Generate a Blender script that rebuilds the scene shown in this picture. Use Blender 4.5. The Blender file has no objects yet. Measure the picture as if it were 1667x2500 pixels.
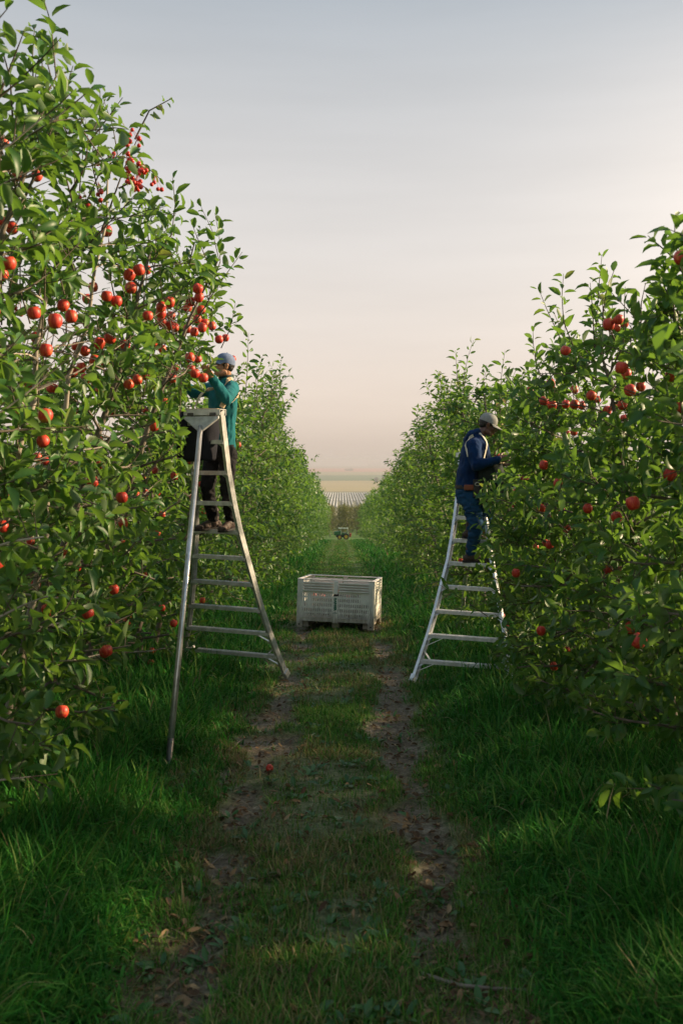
import bpy, math, random
import numpy as np
from mathutils import Vector, Matrix, noise
from mathutils.bvhtree import BVHTree

SC = bpy.context.scene
COL = SC.collection
FPX, CX, HOR, CAMZ = 2430.6, 833.5, 1125.0, 1.77      # focal length / principal point of the 1667x2500 photo

# ------------------------------------------------------------------ camera
cam = bpy.data.cameras.new('camera')
camo = bpy.data.objects.new('camera', cam); COL.objects.link(camo)
camo.location = (0, 0, CAMZ); camo.rotation_euler = (math.radians(90), 0, 0)
cam.sensor_fit = 'VERTICAL'; cam.sensor_height = 36; cam.sensor_width = 24
cam.lens = 35.0; cam.shift_y = -0.05
cam.clip_start = 0.1; cam.clip_end = 40000
cam.dof.use_dof = True; cam.dof.focus_distance = 10.3; cam.dof.aperture_fstop = 4.0
SC.camera = camo
SC.render.resolution_x, SC.render.resolution_y = 682, 1024

# ------------------------------------------------------------------ light, sky, exposure
SUN_AZ, SUN_EL = 76.0, 20.0
w = bpy.data.worlds.new('World'); SC.world = w; w.use_nodes = True
nt = w.node_tree; nt.nodes.clear()
def wn(t, **k):
    n = nt.nodes.new(t)
    for a, b in k.items(): setattr(n, a, b)
    return n
wout = wn('ShaderNodeOutputWorld'); bg = wn('ShaderNodeBackground')
sky = wn('ShaderNodeTexSky', sky_type='NISHITA', sun_disc=False, air_density=1.2, dust_density=4.0, ozone_density=1.0)
sky.sun_elevation = math.radians(SUN_EL); sky.sun_rotation = math.radians(SUN_AZ)
geo = wn('ShaderNodeTexCoord'); sep = wn('ShaderNodeSeparateXYZ')
nt.links.new(geo.outputs['Generated'], sep.inputs[0])
ramp = wn('ShaderNodeValToRGB')                      # smoke veil over the sky: peach at the horizon to grey blue
cr = ramp.color_ramp; cr.interpolation = 'B_SPLINE'
VEIL = [(0.0, (.70, .575, .485)), (.045, (.89, .745, .63)), (.12, (.90, .80, .725)), (.21, (.82, .775, .74)),
        (.33, (.675, .675, .685)), (.45, (.42, .475, .53)), (.72, (.42, .53, .66)), (1.0, (.38, .52, .69))]
while len(cr.elements) < len(VEIL): cr.elements.new(0.5)
for e, (p, c) in zip(cr.elements, VEIL): e.position = p; e.color = (*c, 1)
nt.links.new(sep.outputs['Z'], ramp.inputs[0])
sund = Vector((math.sin(math.radians(SUN_AZ)) * math.cos(math.radians(SUN_EL)),
               math.cos(math.radians(SUN_AZ)) * math.cos(math.radians(SUN_EL)), math.sin(math.radians(SUN_EL))))
dot = wn('ShaderNodeVectorMath', operation='DOT_PRODUCT'); dot.inputs[1].default_value = sund
nrm = wn('ShaderNodeVectorMath', operation='NORMALIZE')
nt.links.new(geo.outputs['Generated'], nrm.inputs[0]); nt.links.new(nrm.outputs[0], dot.inputs[0])
glow = wn('ShaderNodeMapRange'); glow.interpolation_type = 'SMOOTHSTEP'
glow.inputs[1].default_value = .18; glow.inputs[2].default_value = 1.0; glow.inputs[3].default_value = 0; glow.inputs[4].default_value = 1
nt.links.new(dot.outputs['Value'], glow.inputs[0])
gm = wn('ShaderNodeMix', data_type='RGBA', blend_type='ADD')
gm.inputs[7].default_value = (1.12, .90, .68, 1)
gp = wn('ShaderNodeMath', operation='POWER'); gp.inputs[1].default_value = 2.2; nt.links.new(glow.outputs[0], gp.inputs[0])
gz_ = wn('ShaderNodeMapRange'); gz_.inputs[1].default_value = .26; gz_.inputs[2].default_value = .44; gz_.inputs[3].default_value = 1; gz_.inputs[4].default_value = .02
nt.links.new(sep.outputs['Z'], gz_.inputs[0])
gmul = wn('ShaderNodeMath', operation='MULTIPLY'); nt.links.new(gp.outputs[0], gmul.inputs[0]); nt.links.new(gz_.outputs[0], gmul.inputs[1])
nt.links.new(gmul.outputs[0], gm.inputs[0]); nt.links.new(ramp.outputs[0], gm.inputs[6])
# thin streaks of cirrus in the veil
cn = wn('ShaderNodeTexNoise'); cn.inputs['Scale'].default_value = 2.2; cn.inputs['Detail'].default_value = 5; cn.inputs['Roughness'].default_value = .55
cmap = wn('ShaderNodeMapping'); cmap.inputs['Scale'].default_value = (1, 1, 9); cmap.inputs['Rotation'].default_value = (.06, .05, 0)
nt.links.new(geo.outputs['Generated'], cmap.inputs[0]); nt.links.new(cmap.outputs[0], cn.inputs['Vector'])
cmr = wn('ShaderNodeMapRange'); cmr.inputs[1].default_value = .35; cmr.inputs[2].default_value = .75; cmr.inputs[3].default_value = .965; cmr.inputs[4].default_value = 1.045
nt.links.new(cn.outputs[0], cmr.inputs[0])
cmul = wn('ShaderNodeVectorMath', operation='SCALE')
nt.links.new(gm.outputs[2], cmul.inputs[0]); nt.links.new(cmr.outputs[0], cmul.inputs['Scale'])
sks = wn('ShaderNodeVectorMath', operation='SCALE'); sks.inputs['Scale'].default_value = .07
nt.links.new(sky.outputs[0], sks.inputs[0])
fm = wn('ShaderNodeMix', data_type='RGBA'); fm.inputs[0].default_value = .88
nt.links.new(sks.outputs[0], fm.inputs[6]); nt.links.new(cmul.outputs[0], fm.inputs[7])
nt.links.new(fm.outputs[2], bg.inputs['Color']); bg.inputs['Strength'].default_value = .545
nt.links.new(bg.outputs[0], wout.inputs[0])

sl = bpy.data.lights.new('sun', 'SUN'); slo = bpy.data.objects.new('sun', sl); COL.objects.link(slo)
sl.energy = 5.0; sl.angle = math.radians(2.0); sl.color = (1.0, .76, .48)
slo.rotation_euler = (-sund).to_track_quat('-Z', 'Y').to_euler(); slo.location = (20, 10, 12)

SC.view_settings.view_transform = 'Standard'; SC.view_settings.look = 'None'
SC.view_settings.exposure = 0.95; SC.view_settings.gamma = 1.0; SC.view_settings.use_curve_mapping = False
SC.cycles.max_bounces = 7; SC.cycles.diffuse_bounces = 3; SC.cycles.glossy_bounces = 3
SC.cycles.transmission_bounces = 4; SC.cycles.volume_bounces = 1; SC.cycles.transparent_max_bounces = 4
SC.cycles.use_denoising = True; SC.cycles.sample_clamp_indirect = 4.0
SC.cycles.use_adaptive_sampling = True; SC.cycles.adaptive_threshold = 0.01

# ------------------------------------------------------------------ helpers
def ground(y):
    """height of the ground along the slope (camera stands at y=0, z=0)"""
    y = np.asarray(y, float)
    def hill(v): return -.0543 * v - 1.3e-4 * np.clip(v - 20, 0, None) ** 2
    z = hill(np.minimum(y, 112))
    z = z - .050 * np.clip(np.minimum(y, 225) - 112, 0, None)
    t = np.clip((y - 225) / 520, 0, 1)
    z225 = float(hill(112)) - .05 * 113
    return np.where(y > 225, z225 + (-43.2 - z225) * (1 - (1 - t) ** 1.8), z)
def g(y): return float(ground(y))
def at(px, py, d):
    """point seen at photo pixel (px, py) at distance d in front of the camera"""
    return Vector(((px - CX) / FPX * d, d, CAMZ - (py - HOR) / FPX * d))

def tag(o, label=None, cat=None, group=None, kind=None):
    if label: o['label'] = label
    if cat: o['category'] = cat
    if group: o['group'] = group
    if kind: o['kind'] = kind
    return o
def link(o, parent=None):
    COL.objects.link(o)
    if parent is not None: o.parent = parent
    return o
def empty(name, loc):
    o = bpy.data.objects.new(name, None); o.location = loc; o.empty_display_size = .1
    return link(o)

def mesh_tris(name, V, T, mats, smooth=True, midx=None, attrs=None, sm_mask=None):
    """fast triangle mesh from numpy arrays"""
    me = bpy.data.meshes.new(name)
    V = np.ascontiguousarray(V, np.float32); T = np.ascontiguousarray(T, np.int32)
    me.vertices.add(len(V)); me.vertices.foreach_set('co', V.ravel())
    n = len(T)
    me.loops.add(n * 3); me.loops.foreach_set('vertex_index', T.ravel())
    me.polygons.add(n)
    me.polygons.foreach_set('loop_start', np.arange(0, n * 3, 3, dtype=np.int32))
    me.polygons.foreach_set('loop_total', np.full(n, 3, np.int32))
    if smooth: me.polygons.foreach_set('use_smooth', np.ones(n, bool))
    if midx is not None: me.polygons.foreach_set('material_index', np.asarray(midx, np.int32))
    for m in (mats if isinstance(mats, (list, tuple)) else [mats]): me.materials.append(m)
    if attrs:
        for k, a in attrs.items():
            a = np.ascontiguousarray(a, np.float32)
            if a.ndim == 1:
                at_ = me.attributes.new(k, 'FLOAT', 'POINT'); at_.data.foreach_set('value', a)
            else:
                at_ = me.attributes.new(k, 'FLOAT_COLOR', 'POINT')
                if a.shape[1] == 3: a = np.concatenate([a, np.ones((len(a), 1), np.float32)], 1)
                at_.data.foreach_set('color', np.ascontiguousarray(a).ravel())
    me.update(); me.validate()
    return me

class MB:
    """collects simple shapes into one mesh"""
    def __init__(s): s.v = []; s.f = []; s.m = []; s.cur = 0
    def add(s, vs, fs):
        b = len(s.v); s.v += [tuple(v) for v in vs]
        s.f += [tuple(b + i for i in f) for f in fs]; s.m += [s.cur] * len(fs)
    def box(s, c, size, M=None):
        hx, hy, hz = size[0] / 2, size[1] / 2, size[2] / 2
        vs = [Vector((x, y, z)) for x in (-hx, hx) for y in (-hy, hy) for z in (-hz, hz)]
        if M is not None: vs = [M @ v for v in vs]
        s.add([v + Vector(c) for v in vs], [(0, 1, 3, 2), (4, 6, 7, 5), (0, 4, 5, 1), (2, 3, 7, 6), (0, 2, 6, 4), (1, 5, 7, 3)])
    def beam(s, p0, p1, w, h, side):
        """bar from p0 to p1, w along side, h along the third axis"""
        p0, p1 = Vector(p0), Vector(p1); d = (p1 - p0).normalized()
        a = Vector(side); a = (a - a.dot(d) * d).normalized(); b = d.cross(a)
        vs = [p + a * (sx * w / 2) + b * (sy * h / 2) for p in (p0, p1) for sx, sy in ((-1, -1), (1, -1), (1, 1), (-1, 1))]
        s.add(vs, [(3, 2, 1, 0), (4, 5, 6, 7)] + [(i, (i + 1) % 4, 4 + (i + 1) % 4, 4 + i) for i in range(4)])
    def tube(s, pts, rad, n=10, cap=True):
        pts = [Vector(p) for p in pts]
        if not isinstance(rad, (list, tuple)): rad = [rad] * len(pts)
        rings = []; a = None
        for i, p in enumerate(pts):
            d = (pts[min(i + 1, len(pts) - 1)] - pts[max(i - 1, 0)]).normalized()
            if a is None: a = d.orthogonal().normalized()
            a = (a - a.dot(d) * d).normalized(); b = d.cross(a)
            rings.append([p + (a * math.cos(t) + b * math.sin(t)) * rad[i] for t in [2 * math.pi * k / n for k in range(n)]])
        vs = [v for r in rings for v in r]; fs = []
        for i in range(len(pts) - 1):
            for k in range(n): fs.append((i * n + k, i * n + (k + 1) % n, (i + 1) * n + (k + 1) % n, (i + 1) * n + k))
        if cap: fs.append(tuple(range(n - 1, -1, -1))); fs.append(tuple(range((len(pts) - 1) * n, len(pts) * n)))
        s.add(vs, fs)
    def loft(s, secs, n=20, power=2.0):
        """closed loft of (centre, axis_a, axis_b) ellipses (axes carry their radii)"""
        vs = []; fs = []
        for c, a, b in secs:
            for k in range(n):
                t = 2 * math.pi * k / n; x, y = math.cos(t), math.sin(t)
                x = math.copysign(abs(x) ** (2 / power), x); y = math.copysign(abs(y) ** (2 / power), y)
                vs.append(Vector(c) + Vector(a) * x + Vector(b) * y)
        for i in range(len(secs) - 1):
            for k in range(n): fs.append((i * n + k, i * n + (k + 1) % n, (i + 1) * n + (k + 1) % n, (i + 1) * n + k))
        fs.append(tuple(range(n - 1, -1, -1))); fs.append(tuple(range((len(secs) - 1) * n, len(secs) * n)))
        s.add(vs, fs)
    def ball(s, c, r, R=None, nu=16, nv=10):
        if not isinstance(r, (list, tuple)): r = (r, r, r)
        vs = []; fs = []
        for j in range(nv + 1):
            ph = math.pi * j / nv
            for i in range(nu):
                t = 2 * math.pi * i / nu
                v = Vector((r[0] * math.sin(ph) * math.cos(t), r[1] * math.sin(ph) * math.sin(t), r[2] * math.cos(ph)))
                vs.append(Vector(c) + (R @ v if R is not None else v))
        for j in range(nv):
            for i in range(nu):
                a, b, c2, d = j * nu + i, j * nu + (i + 1) % nu, (j + 1) * nu + (i + 1) % nu, (j + 1) * nu + i
                if j == 0: fs.append((a, d, c2))
                elif j == nv - 1: fs.append((a, d, b))
                else: fs.append((a, d, c2, b))
        s.add(vs, fs)
    def limb(s, pts, rad, n=14):
        """capsule chain for fused bodies"""
        for i, p in enumerate(pts): s.ball(p, rad[i], nu=14, nv=8)
        for i in range(len(pts) - 1): s.tube([pts[i], pts[i + 1]], [rad[i], rad[i + 1]], n)
    def mesh(s, name, mats, smooth=False):
        me = bpy.data.meshes.new(name)
        me.from_pydata(s.v, [], s.f)
        for m in (mats if isinstance(mats, (list, tuple)) else [mats]): me.materials.append(m)
        for i, p in enumerate(me.polygons): p.material_index = s.m[i]; p.use_smooth = smooth
        me.update(); return me
    def obj(s, name, mats, parent=None, smooth=False, bevel=0, origin=None):
        me = s.mesh(name, mats, smooth)
        o = bpy.data.objects.new(name, me); link(o)
        place(o, parent, origin)
        if bevel:
            b = o.modifiers.new('edge', 'BEVEL'); b.width = bevel; b.segments = 2; b.limit_method = 'ANGLE'; b.angle_limit = math.radians(40)
        return o
def place(o, parent=None, origin=None):
    """vertices are in world space: move them so that the object sits at its own origin / under its parent"""
    if origin is not None:
        o.data.transform(Matrix.Translation(-Vector(origin))); o.location = origin
    if parent is not None:
        o.parent = parent
        o.matrix_parent_inverse = wmat(parent).inverted()
def wmat(o):
    m = Matrix.LocRotScale(o.location, o.rotation_euler, o.scale)
    return m if o.parent is None else wmat(o.parent) @ o.matrix_parent_inverse @ m
def fuse(mb, name, mats, voxel, smooth_it=6, factor=.5):
    """one continuous surface out of overlapping closed shapes"""
    me = mb.mesh('tmp', [])
    o = bpy.data.objects.new('tmp', me); COL.objects.link(o)
    r = o.modifiers.new('r', 'REMESH'); r.mode = 'VOXEL'; r.voxel_size = voxel; r.use_smooth_shade = True
    sm = o.modifiers.new('s', 'SMOOTH'); sm.factor = factor; sm.iterations = smooth_it
    dg = bpy.context.evaluated_depsgraph_get(); dg.update()
    new = bpy.data.meshes.new_from_object(o.evaluated_get(dg)); new.name = name
    bpy.data.objects.remove(o); bpy.data.meshes.remove(me)
    new.materials.clear()
    for m in (mats if isinstance(mats, (list, tuple)) else [mats]): new.materials.append(m)
    new.polygons.foreach_set('use_smooth', np.ones(len(new.polygons), bool))
    return new
def wrinkle(me, amp, sc, sd=0.0, stretch=(1, 1, 1)):
    n = len(me.vertices); co = np.empty(n * 3, np.float32); me.vertices.foreach_get('co', co); co = co.reshape(-1, 3)
    no = np.empty(n * 3, np.float32); me.vertices.foreach_get('normal', no); no = no.reshape(-1, 3)
    out = co.copy()
    for i in range(n):
        p = Vector((co[i, 0] * stretch[0] * sc + sd, co[i, 1] * stretch[1] * sc, co[i, 2] * stretch[2] * sc))
        q = noise.noise(p) + .5 * noise.noise(p * 2.3)
        ridge = (1 - abs(q) * 2.2)
        out[i] += no[i] * amp * (ridge - .5)
    me.vertices.foreach_set('co', out.ravel()); me.update()

# ------------------------------------------------------------------ materials
def new_mat(name):
    m = bpy.data.materials.new(name); m.use_nodes = True; nt = m.node_tree; nt.nodes.clear()
    out = nt.nodes.new('ShaderNodeOutputMaterial'); return m, nt, out
def nd(nt, t, ins=None, **k):
    n = nt.nodes.new(t)
    for a, b in k.items(): setattr(n, a, b)
    for a, b in (ins or {}).items(): n.inputs[a].default_value = b
    return n
def ramp_node(nt, stops, interp='LINEAR'):
    r = nt.nodes.new('ShaderNodeValToRGB'); r.color_ramp.interpolation = interp
    while len(r.color_ramp.elements) < len(stops): r.color_ramp.elements.new(.5)
    for e, (p, c) in zip(r.color_ramp.elements, stops): e.position = p; e.color = (*c, 1)
    return r
def mat(name, col, col2=None, rough=.6, metal=0.0, spec=.5, nscale=20.0, bump=0.0, bscale=60.0, coords='Object', detail=4, rough2=None, stretch=None, sheen=0, weave=0):
    """principled surface with noise colour variation, wear and fine relief"""
    m, nt, out = new_mat(name)
    p = nd(nt, 'ShaderNodeBsdfPrincipled', {'Roughness': rough, 'Metallic': metal, 'Specular IOR Level': spec})
    if sheen: p.inputs['Sheen Weight'].default_value = sheen
    tc = nd(nt, 'ShaderNodeTexCoord'); src = tc.outputs[coords]
    if stretch:
        mp = nd(nt, 'ShaderNodeMapping', {'Scale': stretch}); nt.links.new(src, mp.inputs[0]); src = mp.outputs[0]
    n = nd(nt, 'ShaderNodeTexNoise', {'Scale': nscale, 'Detail': detail, 'Roughness': .6}); nt.links.new(src, n.inputs['Vector'])
    c2 = col2 if col2 else tuple(c * .75 for c in col)
    r = ramp_node(nt, [(.32, c2), (.66, col)]); nt.links.new(n.outputs[0], r.inputs[0]); nt.links.new(r.outputs[0], p.inputs['Base Color'])
    if rough2 is not None:
        mr = nd(nt, 'ShaderNodeMapRange', {3: rough2, 4: rough}); nt.links.new(n.outputs[0], mr.inputs[0]); nt.links.new(mr.outputs[0], p.inputs['Roughness'])
    if bump:
        b = nd(nt, 'ShaderNodeTexNoise', {'Scale': bscale, 'Detail': 3}); nt.links.new(src, b.inputs['Vector'])
        bp = nd(nt, 'ShaderNodeBump', {'Strength': min(1, bump), 'Distance': .004}); nt.links.new(b.outputs[0], bp.inputs['Height']); nt.links.new(bp.outputs[0], p.inputs['Normal'])
    nt.links.new(p.outputs[0], out.inputs[0]); return m

def leaf_mat(name, stops, under, trans, tw=.38, rough=.42, spec=.35):
    m, nt, out = new_mat(name)
    a = nd(nt, 'ShaderNodeAttribute', attribute_name='tint')
    r = ramp_node(nt, stops); nt.links.new(a.outputs['Fac'], r.inputs[0])
    ge = nd(nt, 'ShaderNodeNewGeometry')
    mx = nd(nt, 'ShaderNodeMix', data_type='RGBA'); nt.links.new(ge.outputs['Backfacing'], mx.inputs[0])
    ub = nd(nt, 'ShaderNodeMix', {0: .75}, data_type='RGBA'); nt.links.new(r.outputs[0], ub.inputs[6]); ub.inputs[7].default_value = (*under, 1)
    nt.links.new(r.outputs[0], mx.inputs[6]); nt.links.new(ub.outputs[2], mx.inputs[7])
    p = nd(nt, 'ShaderNodeBsdfPrincipled', {'Roughness': rough, 'Specular IOR Level': spec}); nt.links.new(mx.outputs[2], p.inputs['Base Color'])
    t = nd(nt, 'ShaderNodeBsdfTranslucent')
    tm = nd(nt, 'ShaderNodeMix', {0: .55}, data_type='RGBA'); nt.links.new(r.outputs[0], tm.inputs[6]); tm.inputs[7].default_value = (*trans, 1)
    nt.links.new(tm.outputs[2], t.inputs[0])
    ms = nd(nt, 'ShaderNodeMixShader', {0: tw}); nt.links.new(p.outputs[0], ms.inputs[1]); nt.links.new(t.outputs[0], ms.inputs[2])
    nt.links.new(ms.outputs[0], out.inputs[0]); return m
APPLE_LEAF = [(0, (.022, .078, .022)), (.3, (.042, .125, .024)), (.6, (.064, .170, .028)), (.85, (.110, .215, .036)), (.96, (.18, .24, .045)), (1, (.28, .22, .06))]
M_LEAF = leaf_mat('apple_leaf', APPLE_LEAF, (.16, .22, .115), (.24, .42, .030), tw=.42)
M_FAR = leaf_mat('far_leaf', [(0, (.08, .11, .03)), (1, (.17, .16, .05))], (.14, .16, .07), (.26, .28, .05))
M_GRASS = None
def grass_mat():
    m, nt, out = new_mat('grass_blade')
    a = nd(nt, 'ShaderNodeAttribute', attribute_name='col')
    p = nd(nt, 'ShaderNodeBsdfPrincipled', {'Roughness': .55, 'Specular IOR Level': .12}); nt.links.new(a.outputs['Color'], p.inputs['Base Color'])
    t = nd(nt, 'ShaderNodeBsdfTranslucent'); nt.links.new(a.outputs['Color'], t.inputs[0])
    ms = nd(nt, 'ShaderNodeMixShader', {0: .3}); nt.links.new(p.outputs[0], ms.inputs[1]); nt.links.new(t.outputs[0], ms.inputs[2])
    nt.links.new(ms.outputs[0], out.inputs[0]); return m
M_GRASS = grass_mat()
M_BARK = mat('bark', (.20, .165, .13), (.085, .07, .055), rough=.85, nscale=9, bump=.8, bscale=40, stretch=(1, 1, .25))
M_BARKP = mat('pale_bark', (.46, .40, .33), (.24, .20, .16), rough=.8, nscale=7, bump=.6, bscale=30, stretch=(1, 1, .3))
M_TWIG = mat('twig_bark', (.11, .085, .055), (.06, .05, .03), rough=.8, nscale=30)
M_ALU = mat('weathered_aluminium', (.70, .70, .68), (.46, .46, .445), rough=.48, metal=.45, rough2=.34, nscale=14, bump=.15, bscale=120)
M_ALUW = mat('bright_aluminium', (.86, .87, .88), (.62, .63, .65), rough=.5, metal=.45, rough2=.36, nscale=16, bump=.15, bscale=120)
M_STEEL = mat('galvanised_tube', (.66, .66, .66), (.46, .46, .47), rough=.36, metal=.85, rough2=.24, nscale=12)
M_DARKSTEEL = mat('hinge_steel', (.16, .15, .14), (.08, .08, .08), rough=.5, metal=.7)
M_RIVET = mat('rivet_metal', (.75, .75, .74), rough=.35, metal=.8)
# ------------------------------------------------------------------ ground sheet
RNG = np.random.default_rng(11)
random.seed(5)
TL, TR, TC = -.575, .455, -.06          # wheel tracks and the strip between them
def vnoise(x, y, seed=0):
    """cheap smooth value noise, vectorised"""
    x = np.asarray(x, float); y = np.asarray(y, float)
    xi = np.floor(x).astype(int); yi = np.floor(y).astype(int); fx = x - xi; fy = y - yi
    fx = fx * fx * (3 - 2 * fx); fy = fy * fy * (3 - 2 * fy)
    def h(a, b):
        n = (a * 374761393 + b * 668265263 + seed * 974711) & 0x7fffffff
        n = (n ^ (n >> 13)) * 1274126177 & 0x7fffffff
        return ((n ^ (n >> 16)) & 0xffff) / 65535.0
    return (h(xi, yi) * (1 - fx) + h(xi + 1, yi) * fx) * (1 - fy) + (h(xi, yi + 1) * (1 - fx) + h(xi + 1, yi + 1) * fx) * fy
def fbm(x, y, seed=0):
    return (vnoise(x, y, seed) + .5 * vnoise(x * 2.1, y * 2.1, seed + 7) + .25 * vnoise(x * 4.3, y * 4.3, seed + 13)) / 1.75
def track_mask(x, y):
    wob = .16 * (vnoise(y * .5, 0, 3) - .5); e = .26 * (fbm(x * 3.5, y * 2.2, 21) - .5) * 2 + .20 * (vnoise(y * .9, x * .5, 8) - .40)
    a = np.abs(x - TL - wob) + e; b = np.abs(x - TR - .02 - wob) + e
    return np.clip((.178 - np.minimum(a, b)) / .10, 0, 1)
def gz(x, y):
    x = np.asarray(x, float); y = np.asarray(y, float)
    z = ground(y)
    near = np.clip((30 - y) / 15, 0, 1)
    tm = track_mask(x, y)
    z = z + near * (-.035 * tm + .022 * (fbm(x * 4, y * 4, 31) - .5) * (1 + tm) + .016 * (fbm(x * 11, y * 11, 41) - .5) * tm)
    z = z + np.clip((120 - y) / 60, 0, 1) * .05 * np.clip((np.abs(x) - 1.0) / 1.5, 0, 1)
    return z
def grow(a, b, s0, k):
    out = [a]; s = s0
    while out[-1] < b: out.append(out[-1] + s); s *= k
    out[-1] = b; return out
xs = np.array(sorted(set([round(v, 4) for v in np.arange(-3.2, 3.21, .08)] + grow(3.3, 8400, .2, 1.28) + [-v for v in grow(3.3, 8400, .2, 1.28)])))
ys = np.array([-30, -20, -10, -5, -2, 0, 1, 2] + list(np.arange(2.5, 15, .08)) + grow(15, 125, .12, 1.035) + grow(130, 8900, 6, 1.06))
X, Y = np.meshgrid(xs, ys); Z = gz(X, Y)
nx, ny = len(xs), len(ys)
idx = np.arange(nx * ny).reshape(ny, nx)
a, b_, c, d = idx[:-1, :-1].ravel(), idx[:-1, 1:].ravel(), idx[1:, 1:].ravel(), idx[1:, :-1].ravel()
T = np.concatenate([np.stack([a, b_, c], 1), np.stack([a, c, d], 1)])

def ground_mat():
    m, nt, out = new_mat('orchard_floor')
    L = nt.links.new
    p = nd(nt, 'ShaderNodeBsdfPrincipled', {'Roughness': .9, 'Specular IOR Level': .2})
    at_ = nd(nt, 'ShaderNodeAttribute', attribute_name='track'); tc = nd(nt, 'ShaderNodeTexCoord')
    n1 = nd(nt, 'ShaderNodeTexNoise', {'Scale': 3.2, 'Detail': 6, 'Roughness': .65}); L(tc.outputs['Object'], n1.inputs['Vector'])
    n2 = nd(nt, 'ShaderNodeTexNoise', {'Scale': 26.0, 'Detail': 5, 'Roughness': .7}); L(tc.outputs['Object'], n2.inputs['Vector'])
    soil = ramp_node(nt, [(.26, (.042, .034, .024)), (.44, (.14, .117, .085)), (.60, (.25, .212, .16)), (.74, (.40, .355, .29))]); L(n2.outputs[0], soil.inputs[0])
    soil2 = ramp_node(nt, [(.35, (.55, .5, .45)), (.65, (1, 1, 1))]); L(n1.outputs[0], soil2.inputs[0])
    sm = nd(nt, 'ShaderNodeMix', {0: 1.0}, data_type='RGBA', blend_type='MULTIPLY'); L(soil.outputs[0], sm.inputs[6]); L(soil2.outputs[0], sm.inputs[7])
    turf = ramp_node(nt, [(.3, (.030, .080, .012)), (.5, (.060, .140, .020)), (.7, (.13, .18, .045))]); L(n2.outputs[0], turf.inputs[0])
    mx = nd(nt, 'ShaderNodeMix', data_type='RGBA'); L(at_.outputs['Fac'], mx.inputs[0]); L(turf.outputs[0], mx.inputs[6]); L(sm.outputs[2], mx.inputs[7])
    # valley floor far below: dry stubble and pasture
    sp = nd(nt, 'ShaderNodeSeparateXYZ'); L(tc.outputs['Object'], sp.inputs[0])
    mr = nd(nt, 'ShaderNodeMapRange', {1: 230.0, 2: 300.0}); L(sp.outputs['Y'], mr.inputs[0])
    nv = nd(nt, 'ShaderNodeTexNoise', {'Scale': .004, 'Detail': 4}); L(tc.outputs['Object'], nv.inputs['Vector'])
    val = ramp_node(nt, [(.35, (.16, .17, .07)), (.55, (.24, .22, .10)), (.7, (.12, .15, .06))]); L(nv.outputs[0], val.inputs[0])
    fx = nd(nt, 'ShaderNodeMix', data_type='RGBA'); L(mr.outputs[0], fx.inputs[0]); L(mx.outputs[2], fx.inputs[6]); L(val.outputs[0], fx.inputs[7])
    L(fx.outputs[2], p.inputs['Base Color'])
    bp = nd(nt, 'ShaderNodeBump', {'Strength': .7, 'Distance': .02}); L(n2.outputs[0], bp.inputs['Height']); L(bp.outputs[0], p.inputs['Normal'])
    L(p.outputs[0], out.inputs[0]); return m
M_GROUND = ground_mat()
tmask = track_mask(X, Y); soft = np.clip(tmask * (.25 + .75 * np.clip((24 - Y) / 8, 0, 1)), 0, 1)
strip = np.clip(1 - np.abs(X - TC) / .5, 0, 1)
soft = np.maximum(soft, .55 * np.clip((fbm(X * 2.2, Y * 1.6, 61) - .46) * 7, 0, 1) * (np.abs(X - TC) < .95) * np.clip((45 - Y) / 30, 0, 1))
me = mesh_tris('ground', np.stack([X.ravel(), Y.ravel(), Z.ravel()], 1), T, M_GROUND, attrs={'track': soft.ravel()})
tag(link(bpy.data.objects.new('ground', me)), 'grassy orchard floor sloping down to a wide valley', kind='structure')

# ------------------------------------------------------------------ grass
def blade_mesh(name, xy, z, h, wd, yaw, th0, kap, col, seg):
    n = len(h)
    pos = np.zeros((n, 3)); pos[:, :2] = xy; pos[:, 2] = z
    dx, dy = np.cos(yaw), np.sin(yaw); sx, sy = -dy, dx
    rows = []; p = pos.copy(); th = th0.copy()
    prof = {2: [1, .7], 3: [.9, 1, .6], 4: [.8, 1, .85, .5]}[seg]
    for k in range(seg):
        wk = wd * prof[k]
        l = p.copy(); l[:, 0] -= sx * wk / 2; l[:, 1] -= sy * wk / 2
        r = p.copy(); r[:, 0] += sx * wk / 2; r[:, 1] += sy * wk / 2
        rows += [l, r]
        st = h / seg
        p = p + np.stack([np.sin(th) * dx * st, np.sin(th) * dy * st, np.cos(th) * st], 1)
        th = th + kap / seg
    rows.append(p)
    nv = 2 * seg + 1
    V = np.stack(rows, 1).reshape(-1, 3)
    t = []
    for k in range(seg - 1):
        a = 2 * k; t += [(a, a + 1, a + 3), (a, a + 3, a + 2)]
    t.append((2 * seg - 2, 2 * seg - 1, 2 * seg))
    T = (np.arange(n)[:, None, None] * nv + np.array(t)[None]).reshape(-1, 3)
    shade = np.linspace(.85, 1.08, nv)  # shading put into the blade colour: darker roots, brighter tips
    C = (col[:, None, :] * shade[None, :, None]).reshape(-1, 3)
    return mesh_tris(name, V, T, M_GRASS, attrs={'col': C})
def sample_strip(n, d0, d1, pw):
    u = RNG.random(n)
    d = (d0 ** (1 - pw) + u * (d1 ** (1 - pw) - d0 ** (1 - pw))) ** (1 / (1 - pw))
    return d
def mixcol(n, pal, wts):
    k = RNG.choice(len(pal), n, p=np.array(wts) / sum(wts))
    c = np.array(pal)[k] * RNG.uniform(.65, 1.35, (n, 1)) * RNG.uniform(.9, 1.1, (n, 3))
    return c
GREENS = [(.020, .120, .014), (.040, .180, .020), (.075, .220, .030), (.13, .21, .040), (.26, .22, .11)]
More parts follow.
